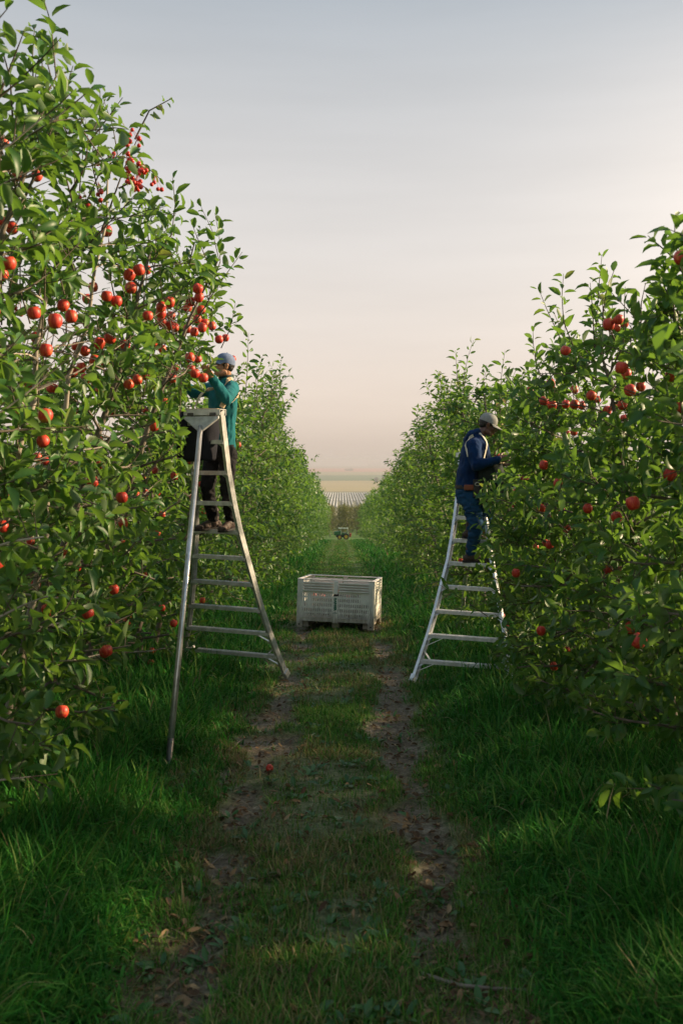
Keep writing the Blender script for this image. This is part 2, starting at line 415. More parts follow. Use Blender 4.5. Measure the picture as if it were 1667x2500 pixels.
# long meadow grass on both shoulders and under the trees
n = 205000
d = sample_strip(n, 2.9, 112, 1.7)
x = RNG.uniform(-1, 1, n) * np.minimum(.37 * d + .35, 5.5)
edge = .83 + .30 * (fbm(x * 1.3 + 9, d * .8, 5) - .5) + .05 * np.sign(x)
cl = fbm(x * 3.2, d * 3.2, 17)
keep = (np.abs(x - TC) > edge - .12 * RNG.random(n)) & (cl + .28 * RNG.random(n) > .47)
x, d, cl = x[keep], d[keep], cl[keep]; n = len(x)
rise = np.clip((np.abs(x - TC) - .75) / .6, .0, 1)
h = (.08 + .34 * rise * (.40 + .85 * cl)) * RNG.uniform(.55, 1.25, n) * np.clip(1.0 - .0035 * d, .7, 1) * np.where((np.abs(x + 1.22) < .22) & (d > 6.2) & (d < 7.15), .35, 1)
yaw = RNG.uniform(0, 2 * np.pi, n); yaw = np.where(RNG.random(n) < .15, np.where(x < 0, RNG.normal(-.3, .7, n), RNG.normal(math.pi + .3, .7, n)), yaw)
long_ = RNG.random(n) < .5
wd = np.where(long_, RNG.uniform(.008, .0165, n), RNG.uniform(.003, .007, n)) * (1 + np.clip(d - 6, 0, 40) / 11)
C = mixcol(n, GREENS, [.34, .36, .2, .08, .02])
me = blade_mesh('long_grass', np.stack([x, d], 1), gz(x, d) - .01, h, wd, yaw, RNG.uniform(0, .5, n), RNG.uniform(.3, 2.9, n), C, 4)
tag(link(bpy.data.objects.new('long_grass', me)), 'long green grass along both sides of the wheel tracks', 'grass', kind='stuff')
# short trodden grass between and beside the tracks
n = 190000
d = sample_strip(n, 2.9, 115, 1.65)
x = RNG.uniform(-1.15, 1.05, n)
tm = track_mask(x, d); patch = fbm(x * 2.2, d * 1.6, 61)
keep = (RNG.random(n) > tm * np.where(d > 18, .5, .90)) & (RNG.random(n) > np.clip((patch - .50) * 5, 0, .8))
x, d, patch, tm = x[keep], d[keep], patch[keep], tm[keep]; n = len(x)
h = RNG.uniform(.03, .085, n) * (1.25 - .6 * patch) * (1 - .45 * tm)
tall = RNG.random(n) < .05; h = np.where(tall, h * 1.9, h)
dry = np.clip((fbm(x * 1.7 + 3, d * 1.1, 71) - .37) * 2.6 + .25 * tm, 0.05, .9) * np.clip((26 - d) / 10, .3, 1) * np.clip((d - 2.6) / 3.5, .45, 1)
cg = mixcol(n, [(.040, .160, .018), (.080, .205, .028), (.150, .220, .048)], [.35, .4, .25])
cd = mixcol(n, [(.24, .20, .085), (.32, .26, .13), (.15, .15, .055)], [.35, .2, .45])
C = np.where((RNG.random(n) < dry)[:, None], cd, cg)
wd = RNG.uniform(.0028, .0065, n) * (1 + np.clip(d - 6, 0, 40) / 9)
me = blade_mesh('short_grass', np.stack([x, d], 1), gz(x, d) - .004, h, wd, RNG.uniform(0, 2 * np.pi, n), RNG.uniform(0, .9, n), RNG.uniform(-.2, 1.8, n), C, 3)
tag(link(bpy.data.objects.new('short_grass', me)), 'short patchy half dry grass between the wheel tracks', 'grass', kind='stuff')
# straw and dead stems lying flat in the tracks
n = 9000
d = sample_strip(n, 2.9, 22, 1.9); x = np.where(RNG.random(n) < .5, TL, TR) + RNG.normal(0, .22, n)
C = mixcol(n, [(.20, .155, .085), (.12, .085, .05), (.28, .22, .13)], [.4, .4, .2])
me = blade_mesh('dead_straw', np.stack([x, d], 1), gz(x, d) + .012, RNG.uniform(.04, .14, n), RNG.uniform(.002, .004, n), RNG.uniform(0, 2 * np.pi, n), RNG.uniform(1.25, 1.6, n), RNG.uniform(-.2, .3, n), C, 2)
tag(link(bpy.data.objects.new('dead_straw', me)), 'dry straw scattered over the bare wheel tracks', 'straw', kind='stuff')

# ------------------------------------------------------------------ leaf geometry
TT = {0: [(.14, .125), (.45, .215), (.78, .155)], 1: [(.46, .29)], 2: []}
def leaves_mesh(P, A, N, S, fold, curl, lod):
    """batch of real leaf blades: folded along the midrib and curled; returns V, T, verts per leaf"""
    n = len(P); side = np.cross(A, N); side /= np.linalg.norm(side, axis=1, keepdims=True) + 1e-9
    N = np.cross(side, A)
    S1 = S[:, None]
    rows = [P]
    def pt(t, u):
        hw = abs(u)
        z = fold * hw - curl * t * t
        return P + A * (t * S1) * np.sqrt(np.clip(1 - (curl[:, None] * t) ** 2 * .5, .3, 1)) + side * (u * S1) + N * (z[:, None] * S1)
    if lod == 2:
        rows = [P, pt(.45, -.27), pt(.45, .27), pt(1, 0)]; t = [(0, 2, 1), (1, 2, 3)]
    elif lod == 1:
        rows = [P, pt(.45, -.235), pt(.45, 0), pt(.45, .235), pt(1, 0)]
        t = [(0, 2, 1), (0, 3, 2), (1, 2, 4), (2, 3, 4)]
    else:
        for tt, hw in TT[0]: rows += [pt(tt, -hw), pt(tt, 0), pt(tt, hw)]
        rows.append(pt(1, 0)); t = [(0, 2, 1), (0, 3, 2)]
        for k in (0, 1):
            b = 1 + 3 * k
            for j in (0, 1): t += [(b + j, b + j + 1, b + j + 4), (b + j, b + j + 4, b + j + 3)]
        t += [(7, 8, 10), (8, 9, 10)]
    V = np.stack(rows, 1); nv = V.shape[1]
    T = (np.arange(n)[:, None, None] * nv + np.array(t)[None]).reshape(-1, 3)
    return V.reshape(-1, 3), T, nv

# litter: curled dead leaves in and beside the tracks
n = 2600
d = sample_strip(n, 2.9, 18, 1.7); x = np.where(RNG.random(n) < .5, TL, TR) + RNG.normal(0, .24, n)
P = np.stack([x, d, gz(x, d) + .012], 1); yw = RNG.uniform(0, 2 * np.pi, n)
A = np.stack([np.cos(yw), np.sin(yw), RNG.normal(.05, .25, n)], 1); A /= np.linalg.norm(A, axis=1, keepdims=True)
N = np.stack([RNG.normal(0, .4, n), RNG.normal(0, .4, n), np.ones(n)], 1)
V, T, nv = leaves_mesh(P, A, N, RNG.uniform(.03, .065, n), RNG.uniform(.2, 1.3, n), RNG.uniform(-.5, .6, n), 0)
M_DEAD = leaf_mat('dead_leaf', [(0, (.055, .032, .018)), (.5, (.15, .085, .045)), (.85, (.26, .165, .085)), (1, (.34, .24, .13))], (.22, .15, .09), (.3, .18, .07), tw=.12, rough=.75, spec=.2)
me = mesh_tris('leaf_litter', V, T, M_DEAD, attrs={'tint': np.repeat(RNG.random(n) ** 1.3, nv)})
tag(link(bpy.data.objects.new('leaf_litter', me)), 'small brown dead leaves strewn over the wheel tracks', 'dead leaves', kind='stuff')
# broad leaved weeds creeping between the tracks
pts = []
for k in range(420):
    dd = float(sample_strip(1, 3.2, 14, 1.6)[0]); xx = float(RNG.normal(TC, .5)) if k % 5 < 2 else float(RNG.choice([-1, 1]) * RNG.uniform(.75, 2.4))
    for q in range(RNG.integers(4, 9)):
        yw = RNG.uniform(0, 2 * np.pi); pts.append((xx + math.cos(yw) * .02, dd + math.sin(yw) * .02, yw, RNG.uniform(.035, .08)))
pts = np.array(pts); P = np.stack([pts[:, 0], pts[:, 1], gz(pts[:, 0], pts[:, 1]) + .015], 1)
A = np.stack([np.cos(pts[:, 2]), np.sin(pts[:, 2]), RNG.uniform(.2, 1.0, len(pts))], 1); A /= np.linalg.norm(A, axis=1, keepdims=True)
N = np.tile([0, 0, 1.0], (len(pts), 1)) + RNG.normal(0, .2, (len(pts), 3))
V, T, nv = leaves_mesh(P, A, N, pts[:, 3], RNG.uniform(.1, .5, len(pts)), RNG.uniform(0, .6, len(pts)), 0)
M_WEED = leaf_mat('weed_leaf', [(0, (.022, .085, .022)), (1, (.06, .15, .04))], (.09, .15, .07), (.15, .3, .04), tw=.25)
me = mesh_tris('weeds', V, T, M_WEED, attrs={'tint': np.repeat(RNG.random(len(pts)), nv)})
tag(link(bpy.data.objects.new('weeds', me)), 'low broad leaved weeds in the grass of the track', 'weeds', kind='stuff')

# ------------------------------------------------------------------ valley: fields, row covers, far trees
VZ = -43.2
def field(name, y0, y1, x0, x1, dz, m, label):
    nx_, ny_ = 24, 10
    gx, gy = np.meshgrid(np.linspace(x0, x1, nx_), np.linspace(y0, y1, ny_))
    i = np.arange(nx_ * ny_).reshape(ny_, nx_)
    a, b_, c, d_ = i[:-1, :-1].ravel(), i[:-1, 1:].ravel(), i[1:, 1:].ravel(), i[1:, :-1].ravel()
    T = np.concatenate([np.stack([a, b_, c], 1), np.stack([a, c, d_], 1)])
    me = mesh_tris(name, np.stack([gx.ravel(), gy.ravel(), ground(gy.ravel()) + dz], 1), T, m)
    return tag(link(bpy.data.objects.new(name, me)), label, kind='structure')
def field_mat(name, c, c2, sc, st=(1, 1, 1)):
    return mat(name, c, c2, rough=.95, nscale=sc, stretch=st, spec=.1)
field('field', 1450, 2230, -1500, 1500, .3, field_mat('stubble', (.36, .29, .13), (.29, .25, .11), .012, (.3, 1.5, 1)), 'wide tan stubble field on the valley floor')
field('field', 2240, 3080, -1900, 1900, .35, field_mat('pasture', (.07, .13, .045), (.10, .16, .05), .008, (.3, 1.2, 1)), 'green pasture strip across the middle of the valley')
field('field', 3100, 4000, -2500, 2500, .4, field_mat('hay', (.30, .26, .12), (.22, .22, .10), .006, (.3, 1.2, 1)), 'pale yellow green field beyond the green pasture')
field('field', 4050, 5900, -3500, 3500, .45, field_mat('bare_soil', (.48, .17, .10), (.38, .15, .10), .004, (.3, 1.5, 1)), 'pinkish ploughed field in the haze')
field('field', 5950, 7900, -5000, 5000, .5, field_mat('far_crop', (.16, .17, .10), (.28, .24, .17), .003, (.3, 1.5, 1)), 'hazy grey green field below the horizon')
M_COVER = mat('row_cover', (.44, .45, .42), (.33, .34, .31), rough=.7, nscale=.5, stretch=(1, .05, 1))
M_VINE = mat('nursery_soil', (.13, .15, .08), (.17, .16, .09), rough=.95, nscale=.05, spec=.1)
fo = field('field', 930, 1400, -140, 150, .3, M_VINE, 'striped nursery field with long white row covers')
pitch = 3.25
cover_me = {}
for seg, (y0, y1) in enumerate(((955, 1085), (1095, 1385))):
    mb = MB(); L = y1 - y0
    for s in (-1, 1): pass
    ring = [(-.85, 0), (-.7, .6), (-.3, .95), (.3, .95), (.7, .6), (.85, 0)]
    vs = [(xx, yy, zz) for yy in (0, L) for xx, zz in ring]; k = len(ring)
    mb.add(vs, [(i, i + 1, k + i + 1, k + i) for i in range(k - 1)] + [tuple(range(k - 1, -1, -1)), tuple(range(k, 2 * k))])
    cover_me[seg] = mb.mesh('row_cover', M_COVER)
for i in range(-20, 21):
    for seg, (y0, y1) in enumerate(((955, 1085), (1095, 1385))):
        if seg == 0 and random.random() < .2: continue
        o = bpy.data.objects.new('row_cover', cover_me[seg]); link(o, fo)
        o.location = (8 + i * pitch, y0, VZ + .32); o.scale = (random.uniform(.8, 1.1), 1, 1)
# ------------------------------------------------------------------ haze: the smoky air of the valley
mb = MB(); mb.box((0, 4730, -18.2), (17200, 9540, 54.4))
m, nt_, out_ = new_mat('smoky_air')
pv = nd(nt_, 'ShaderNodeVolumePrincipled', {'Density': .00030, 'Anisotropy': .15}); pv.inputs['Color'].default_value = (.50, .51, .57, 1)
nt_.links.new(pv.outputs[0], out_.inputs['Volume'])
hz = mb.obj('haze', m); tag(hz, 'thin peach coloured smoke haze filling the air over the valley', kind='stuff')
# ------------------------------------------------------------------ apple trees
V3 = Vector
UP = V3((0, 0, 1))
def tubes_np(tubes, sides):
    Vs, Ts, M = [], [], []; base = 0
    for pts, rad, mi in tubes:
        n = sides if rad[0] > .012 else 4
        a = None; m = len(pts)
        for i, p in enumerate(pts):
            dd = (pts[min(i + 1, m - 1)] - pts[max(i - 1, 0)]).normalized()
            if a is None: a = dd.orthogonal().normalized()
            a = (a - a.dot(dd) * dd).normalized(); b = dd.cross(a)
            for k in range(n):
                t = 2 * math.pi * k / n; Vs.append(tuple(p + (a * math.cos(t) + b * math.sin(t)) * rad[i]))
        for i in range(m - 1):
            for k in range(n):
                q = (base + i * n + k, base + i * n + (k + 1) % n, base + (i + 1) * n + (k + 1) % n, base + (i + 1) * n + k)
                Ts += [(q[0], q[1], q[2]), (q[0], q[2], q[3])]; M += [mi, mi]
        base = len(Vs)
    return np.array(Vs), np.array(Ts), np.array(M)
class Tree:
    """skeleton of one spindle apple tree, local coordinates, leaning towards +X"""
    def __init__(s, seed, H=3.7, lean=14, reach=.95, nb=30, dens=1.0, leaf=.086, bow=0.0, trunk_r=.042, shoots=14, low=.10, size_jit=.36, taper=.62):
        s.r = random.Random(seed); s.tubes = []; s.L = []        # L: (pos, axis, normal, size, tint)
        r = s.r; s.leaf = leaf; s.dens = dens; s.sj = size_jit; s.taper = taper
        tl = math.tan(math.radians(lean)); n = 12
        s.lead = [V3((tl * H * t + bow * math.sin(math.pi * t) + r.gauss(0, .018), r.gauss(0, .025), H * t)) for t in [i / n for i in range(n + 1)]]
        s.lead[0] = V3((0, 0, -.12))
        s.tubes.append((s.lead, [trunk_r * (1.25 if i == 0 else 1) * (1 - .8 * (i / n) ** 1.2) for i in range(n + 1)], 0))
        ga = r.uniform(0, 6.28)
        for i in range(nb):
            t = low + (.97 - low) * (i + r.random() * .7) / nb
            ga += 2.4 + r.uniform(-.4, .4)
            Lb = reach * (1.08 - s.taper * t) * r.uniform(.65, 1.2)
            el = math.radians(r.uniform(-8, 32) + 22 * t)
            s.branch(s.at_lead(t), ga, el, Lb, trunk_r * (.42 - .22 * t))
        for i in range(shoots):                                  # upright water shoots near the top
            t = r.uniform(.62, 1.0); p = s.at_lead(t) + V3((r.gauss(0, .18), r.gauss(0, .3), 0)) * (1.1 - t + .25)
            s.shoot(p, p + V3((r.gauss(0, .12), r.gauss(0, .12), r.uniform(.35, .75))))
        top = s.lead[-1]; s.shoot(top - UP * .05, top + V3((r.gauss(0, .06), r.gauss(0, .06), r.uniform(.35, .6))))
    def at_lead(s, t):
        k = t * (len(s.lead) - 1); i = min(int(k), len(s.lead) - 2); return s.lead[i].lerp(s.lead[i + 1], k - i)
    def branch(s, p, az, el, L, rad):
        r = s.r; n = 7; pts = [p]; d = V3((math.cos(az) * math.cos(el), math.sin(az) * math.cos(el), math.sin(el)))
        for i in range(n):
            d = (d + V3((r.gauss(0, .13), r.gauss(0, .13), r.gauss(-.05 if i < 4 else .04, .10)))).normalized()
            pts.append(pts[-1] + d * (L / n))
        s.tubes.append((pts, [max(.0035, rad * (1 - .75 * i / n)) for i in range(n + 1)], 0))
        step = .085 / s.dens; q = .16 * L
        while q < L:
            k = q / L * n; i = min(int(k), n - 1); c = pts[i].lerp(pts[i + 1], k - i); ax = (pts[i + 1] - pts[i]).normalized()
            td = (ax * .45 + V3((r.gauss(0, 1), r.gauss(0, 1), r.gauss(.35, .8))).normalized() * .9).normalized()
            s.twig(c, td, r.uniform(.07, .26) * (1.0 if q < .8 * L else .8)); q += step * r.uniform(.6, 1.4)
        s.twig(pts[-1], (pts[-1] - pts[-2]).normalized(), r.uniform(.15, .32))
    def twig(s, p, d, L):
        r = s.r; e = p + d * L * .55; d2 = (d + V3((0, 0, r.uniform(-.25, .35)))).normalized(); e2 = e + d2 * L * .45
        s.tubes.append(([p, e, e2], [.0038, .003, .002], 1))
        s.foliate([p, e, e2], L, .25, .030 / s.dens ** .5, .0)
    def shoot(s, p, tip, young=.22, spacing=.036):
        r = s.r; L = (tip - p).length; side = V3((r.gauss(0, .06), r.gauss(0, .06), 0)) * L
        pts = [p, p.lerp(tip, .35) + side, p.lerp(tip, .7) + side * .7, tip]
        s.tubes.append((pts, [.006, .0048, .0036, .002], 1))
        s.foliate(pts, L, .08, spacing, young)
    def foliate(s, pts, L, start, step, young):
        r = s.r; ph = r.uniform(0, 6.28); q = start * L; n = len(pts) - 1
        while q <= L * 1.001:
            k = min(q / L * n, n - 1e-4); i = int(k); c = pts[i].lerp(pts[i + 1], k - i); ax = (pts[i + 1] - pts[i]).normalized()
            ph += 2.4 + r.uniform(-.3, .3); o = ax.orthogonal().normalized(); b = ax.cross(o)
            rd = o * math.cos(ph) + b * math.sin(ph); f = q / L
            a = (ax * r.uniform(.35, .75) + rd * (.95 - .35 * f) + UP * r.uniform(-.45, .3)).normalized()
            nn = (UP * .62 + rd * -.1 + ax * .25 + V3((r.gauss(0, .62), r.gauss(0, .62), r.gauss(0, .45)))); nn = nn - nn.dot(a) * a
            if nn.length < .05: nn = a.orthogonal()
            sz = s.leaf * (1 + r.uniform(-s.sj, s.sj)) * (1.0 - .25 * max(0, f - .75) / .25 * (1 if young else 0))
            s.L.append((c + rd * .004 + a * .012, a, nn.normalized(), sz, min(1, max(0, r.betavariate(2, 2.6) + young * r.uniform(.2, 1)))))
            q += step * r.uniform(.7, 1.3)
    def arrays(s):
        P = np.array([tuple(l[0]) for l in s.L]); A = np.array([tuple(l[1]) for l in s.L]); N = np.array([tuple(l[2]) for l in s.L])
        S = np.array([l[3] for l in s.L]); t = np.array([l[4] for l in s.L]); return P, A, N, S, t
    def trunk_mesh(s, sides, barks):
        V, T, M = tubes_np(s.tubes, sides); return mesh_tris('trunk', V, T, barks, midx=M)
def crown_mesh(arr, lod, rng, keep=None, m=None):
    P, A, N, S, t = [a if keep is None else a[keep] for a in arr]
    n = len(P); V, T, nv = leaves_mesh(P, A, N, S, rng.uniform(.2, 1.15, n), rng.uniform(-.08, .62, n), lod)
    return mesh_tris('crown', V, T, m or M_LEAF, attrs={'tint': np.repeat(t, nv)})

# -------- apples
def apple_mesh(k):
    rr = random.Random(k); prof = [(.001, .026), (.008, .0285), (.016, .0335), (.025, .0315), (.0335, .020), (.037, .004), (.0345, -.013), (.027, -.0265), (.018, -.033), (.009, -.0335), (.001, -.029)]
    n = 14; vs = []; fs = []
    el = 1 + rr.uniform(-.04, .10)
    for j, (r_, z) in enumerate(prof):
        for i in range(n):
            t = 2 * math.pi * i / n; lob = 1 + (.035 * math.cos(5 * t + k) if z < -.01 else .012 * math.cos(3 * t))
            vs.append((r_ * lob * math.cos(t), r_ * lob * math.sin(t), z * el))
    for j in range(len(prof) - 1):
        for i in range(n): fs.append((j * n + i, (j + 1) * n + i, (j + 1) * n + (i + 1) % n, j * n + (i + 1) % n))
    mb = MB(); mb.add(vs, fs); mb.cur = 1
    mb.tube([(0, 0, .024), (.002, .001, .036), (.006, .003, .047)], [.0016, .0014, .002], 5)
    me = mb.mesh('apple', [M_APPLE, M_TWIG], smooth=True); return me
def apple_mat():
    m, nt, out = new_mat('red_apple_skin'); L = nt.links.new
    tc = nd(nt, 'ShaderNodeTexCoord'); sp = nd(nt, 'ShaderNodeSeparateXYZ'); L(tc.outputs['Object'], sp.inputs[0])
    oi = nd(nt, 'ShaderNodeObjectInfo')
    ofs = nd(nt, 'ShaderNodeVectorMath', operation='ADD'); L(tc.outputs['Object'], ofs.inputs[0]); L(oi.outputs['Random'], ofs.inputs[1])
    st = nd(nt, 'ShaderNodeMapping', {'Scale': (95, 95, 14)}); L(ofs.outputs[0], st.inputs[0])
    n1 = nd(nt, 'ShaderNodeTexNoise', {'Scale': 1.0, 'Detail': 3}); L(st.outputs[0], n1.inputs['Vector'])
    n2 = nd(nt, 'ShaderNodeTexNoise', {'Scale': 22.0, 'Detail': 2}); L(ofs.outputs[0], n2.inputs['Vector'])
    red = ramp_node(nt, [(.28, (.34, .020, .016)), (.5, (.52, .036, .022)), (.68, (.60, .11, .036)), (.86, (.62, .25, .06))]); L(n1.outputs[0], red.inputs[0])
    blush = nd(nt, 'ShaderNodeMapRange', {1: .58, 2: .74}); L(n2.outputs[0], blush.inputs[0])
    sc = nd(nt, 'ShaderNodeMath', operation='MULTIPLY'); L(blush.outputs[0], sc.inputs[0]); L(oi.outputs['Random'], sc.inputs[1])
    mx = nd(nt, 'ShaderNodeMix', data_type='RGBA'); L(sc.outputs[0], mx.inputs[0]); L(red.outputs[0], mx.inputs[6]); mx.inputs[7].default_value = (.62, .30, .06, 1)
    p = nd(nt, 'ShaderNodeBsdfPrincipled', {'Roughness': .45, 'Specular IOR Level': .4}); L(mx.outputs[2], p.inputs['Base Color']); L(p.outputs[0], out.inputs[0]); return m
M_APPLE = apple_mat()
APPLES = [apple_mesh(k) for k in range(4)]
AP_L = [(8,348,29),(46,427,33),(91,429,28),(4,543,30),(6,670,31),(261,564,28),(340,659,28),(359,659,22),(320,703,29),(261,723,28),(330,734,15),(228,701,24),(415,738,25),(393,765,26),(361,771,26),(396,784,24),(418,771,22),(483,705,26),(486,726,24),(458,751,23),(491,757,23),(482,779,22),(428,800,20),(458,803,21),(494,800,23),(518,796,20),(535,829,21),(551,825,18),(135,784,36),(155,746,30),(269,825,30),(306,842,25),(213,730,24),(187,846,24),(396,852,20),(464,873,24),(199,898,25),(483,876,20),(467,902,22),(476,912,24),(430,898,17),(128,948,28),(336,927,25),(422,924,23),(379,1149,17),(350,1165,14),(426,1162,20),(304,1211,16),(356,1204,17),(301,1277,24),(7,1286,30),(92,1116,22),(360,1097,13),(76,1322,22),(124,1395,17),(88,1428,25),(261,1589,29),(372,1589,17),(369,1617,16),(152,1738,33),(204,1530,18),(113,1540,18),(569,876,16)]
AP_R = [(1508,780,27),(1522,789,24),(1495,791,22),(1516,898,32),(1527,913,26),(1537,953,30),(1563,944,24),(1327,979,24),(1401,951,20),(1442,966,25),(1457,975,18),(1380,987,21),(1402,988,24),(1419,990,20),(1498,993,20),(1519,989,26),(1470,1012,22),(1522,1021,18),(1634,1159,33),(1321,1241,21),(1370,1244,14),(1344,1263,15),(1434,1242,24),(1383,1291,20),(1276,1169,13),(1502,800,24),(1484,1392,24),(1514,1391,18),(1382,1587,18),(1351,1627,20),(1368,1625,14),(1237,1534,15),(1226,1504,13),(1598,1310,13),(1331,1326,17),(1307,1335,15),(1361,1180,22),(1341,1200,18),(1400,1055,18),(1385,1058,14)]
def apple_spots(lst):
    out = []
    for k, (px, py, dm) in enumerate(lst):
        s = 1.0 + ((k * 37) % 11 - 5) * .016; d = FPX * .0745 * s / dm
        d = min(max(d, 4.4), 11.2); out.append((at(px, py, d), dm * d / FPX / .0745))
        if k % (3 if px < 800 else 7) == 0 and dm > 19: out.append((at(px + dm * (.85 if k % 2 else -.85), py + dm * .45, d + .05), 1.0))
    return out
SP_L, SP_R = apple_spots(AP_L), apple_spots(AP_R)
def clear_fruit(P, spots, rng, pr=.93):
    """thin the foliage on the open side of every fruit (leaves are stripped before picking)"""
    keep = np.ones(len(P), bool); eye = np.array([0, 0, CAMZ])
    for a, s in spots:
        a = np.array(a); v = eye - a; L = np.linalg.norm(v); v /= L
        rel = P - a; t = rel @ v; perp = np.linalg.norm(rel - t[:, None] * v, axis=1)
        hit = (t > -.06) & (t < 4.0) & (perp < (.076 if pr > .9 else .066) * s * np.clip(1 - .8 * t / L, .2, 1))
        keep &= ~(hit & (rng.random(len(P)) < pr))
    return keep
# -------- clearance around ladders, workers and the walkway
def face_left(y, z):
    return np.interp(z, [0, .6, 1.5, 2.5, 3.4, 4.4], [-1.52, -1.40, -1.30, -1.15, -.98, -.86]) + .22 * (fbm(y * 1.1, z * 1.1, 91) - .5)
def face_right(y, z):
    return np.interp(z, [0, .6, 1.5, 2.5, 3.4, 4.4], [1.45, 1.34, 1.28, 1.32, 1.42, 1.55]) + .22 * (fbm(y * 1.1, z * 1.1, 92) - .5)
def allowed(P, side):
    X_, Y_, Zr = P[:, 0], P[:, 1], P[:, 2] - ground(P[:, 1]); ok = Zr > .12
    sx = X_ / np.maximum(Y_, .5); up = (CAMZ - P[:, 2]) / np.maximum(Y_, .5) * FPX + HOR      # bearing and height angle seen down the row
    if side < 0:
        ok &= X_ < face_left(Y_, Zr)
        ok &= ~((Y_ > 4.5) & (Y_ < 11.5) & (sx > -.146) & (up > 905))
        ok &= ~((Y_ > 4.5) & (Y_ < 11.5) & (sx > -.160) & (up > 930) & (up < 1420))
        ok &= ~((Y_ > 4.5) & (Y_ < 9.9) & (sx > -.121) & (up > 850) & (up <= 905))
        ok &= ~((Y_ > 4.5) & (Y_ < 9.6) & (sx > -.185) & (up > 1420))
    else:
        ok &= X_ > face_right(Y_, Zr)
        ok &= ~((Y_ > 4) & (Y_ < 12.3) & (sx < .150) & (up < 1000))
        ok &= ~((Y_ > 4) & (Y_ < 11.6) & (sx < .168) & (up >= 1000) & (up < 1150))
        ok &= ~((Y_ > 4) & (Y_ < 12.3) & (sx < .138) & (up >= 1160) & (up < 1420))
        ok &= ~((Y_ > 4) & (Y_ < 12.3) & (sx < .150) & (up >= 1420))
    return ok
BARKS, BARKSP = [M_BARK, M_TWIG], [M_BARKP, M_TWIG]
LEAFP = []
for k in range(10):
    rg = np.random.default_rng(k); one = np.ones(1)
    V, T, nv = leaves_mesh(np.zeros((1, 3)), np.array([[0, 1., 0]]), np.array([[0, 0, 1.]]), one, one * rg.uniform(.25, 1.1), one * rg.uniform(0, .6), 0)
    LEAFP.append(mesh_tris('leaf', V, T, M_LEAF, attrs={'tint': np.full(nv, [.12, .25, .36, .44, .5, .58, .66, .76, .88, .3][k])}))
def ALLSH(t, ns): return t.special
def near_tree(seed, x, y, side, lean, H, label, nleaf, group, pale=False, shoots=(), spots=(), nb=40, reach=1.0, clip=True, **kw):
    """an individual tree of the near rows: trunk, crown, its nearest leaves one by one and its fruit"""
    T_ = Tree(seed, H=H, lean=lean * (1 if side < 0 else -1), reach=reach, nb=nb, dens=1.45 if side < 0 else 1.9, leaf=.100 if side < 0 else .096, shoots=9, **kw)
    base = V3((x, y, g(y)))
    n0 = len(T_.L)
    for tip, bs in shoots: T_.shoot(bs - base, tip - base, .3, .036)
    T_.special = T_.tubes[len(T_.tubes) - len(shoots):]
    arr = T_.arrays(); P = arr[0] + np.array(base); rng = np.random.default_rng(seed)
    keep = np.ones(len(P), bool)
    if clip: keep &= allowed(P, side)
    keep[n0:] = True
    if side < 0 and clip:                                       # thin places in the canopy where trunks and sky show
        bx, by = P[:, 0] / P[:, 1] * FPX + CX, (CAMZ - P[:, 2]) / P[:, 1] * FPX + HOR; rv = rng.random(len(P))
        for (x0, x1, y0, y1, pr, d1) in ((55, 235, 775, 885, .90, 9.8), (20, 120, 880, 1010, .55, 6.6), (205, 330, 1000, 1090, .80, 9.8), (255, 385, 985, 1235, .55, 7.9), (300, 380, 1560, 1650, .8, 10.9), (215, 262, 1580, 1690, .8, 9.9)):
            keep &= ~((bx > x0) & (bx < x1) & (by > y0) & (by < y1) & (P[:, 1] < d1) & (rv < pr))
    keep &= clear_fruit(P + arr[1] * arr[3][:, None] * .5, SP_L if side < 0 else SP_R, rng, .95 if side < 0 else .85)
    if clip:                                                    # limbs pruned where they would reach into ladder, worker or walkway
        cut = []
        for pts, rad, mi in T_.tubes:
            if pts is T_.lead: cut.append((pts, rad, mi)); continue
            ok = allowed(np.array([tuple(p + base) for p in pts]), side); m = len(pts) if ok.all() else int(np.argmin(ok))
            if m >= 2: cut.append((pts[:m], rad[:m], mi))
        ns = len(shoots); T_.tubes = cut[:len(cut)] + ([] if not ns else ALLSH(T_, ns))
    root = empty('apple_tree', base); tag(root, label, 'apple tree', group)
    tr = bpy.data.objects.new('trunk', T_.trunk_mesh(8, BARKSP if pale else BARKS)); link(tr, root)
    if nleaf:
        px = P[:, 0] / P[:, 1] * FPX + CX; py = (CAMZ - P[:, 2]) / P[:, 1] * FPX + HOR
        inside = keep & (px > -20) & (px < 1690) & (py > -20) & (py < 2500)
        dist = np.linalg.norm(P - np.array([0, 0, CAMZ]), axis=1) - .35 * arr[3] / .086 + rng.uniform(0, .25, len(P))
        dist[n0:] -= .3
        dist[~inside] = 1e9
        order = np.argsort(dist)[:nleaf]; order = order[dist[order] < 1e8]
        for q in order:
            A, N = V3(arr[1][q]), V3(arr[2][q]); sd = A.cross(N).normalized(); N = sd.cross(A); s = arr[3][q]
            o = bpy.data.objects.new('leaf', LEAFP[int(rng.integers(10))]); link(o, root)
            M = Matrix((sd * s, A * s, N * s)).transposed().to_4x4(); M.translation = V3(arr[0][q]); o.matrix_local = M
        keep[order] = False
    cr_ = bpy.data.objects.new('crown', crown_mesh(arr, 0, rng, keep)); link(cr_, root); cr_['kind'] = 'stuff'
    for a, s in spots:
        o = bpy.data.objects.new('apple', APPLES[rng.integers(4)]); link(o, root)
        o.location = a - base; o.scale = (s, s, s); o.rotation_euler = (rng.normal(0, .22), rng.normal(0, .22), rng.uniform(0, 6.28))
    return root
G_L, G_R = 'apple trees of the left row', 'apple trees of the right row'
def S(px, py, d, px2, py2): return (at(px, py, d), at(px2, py2, d))
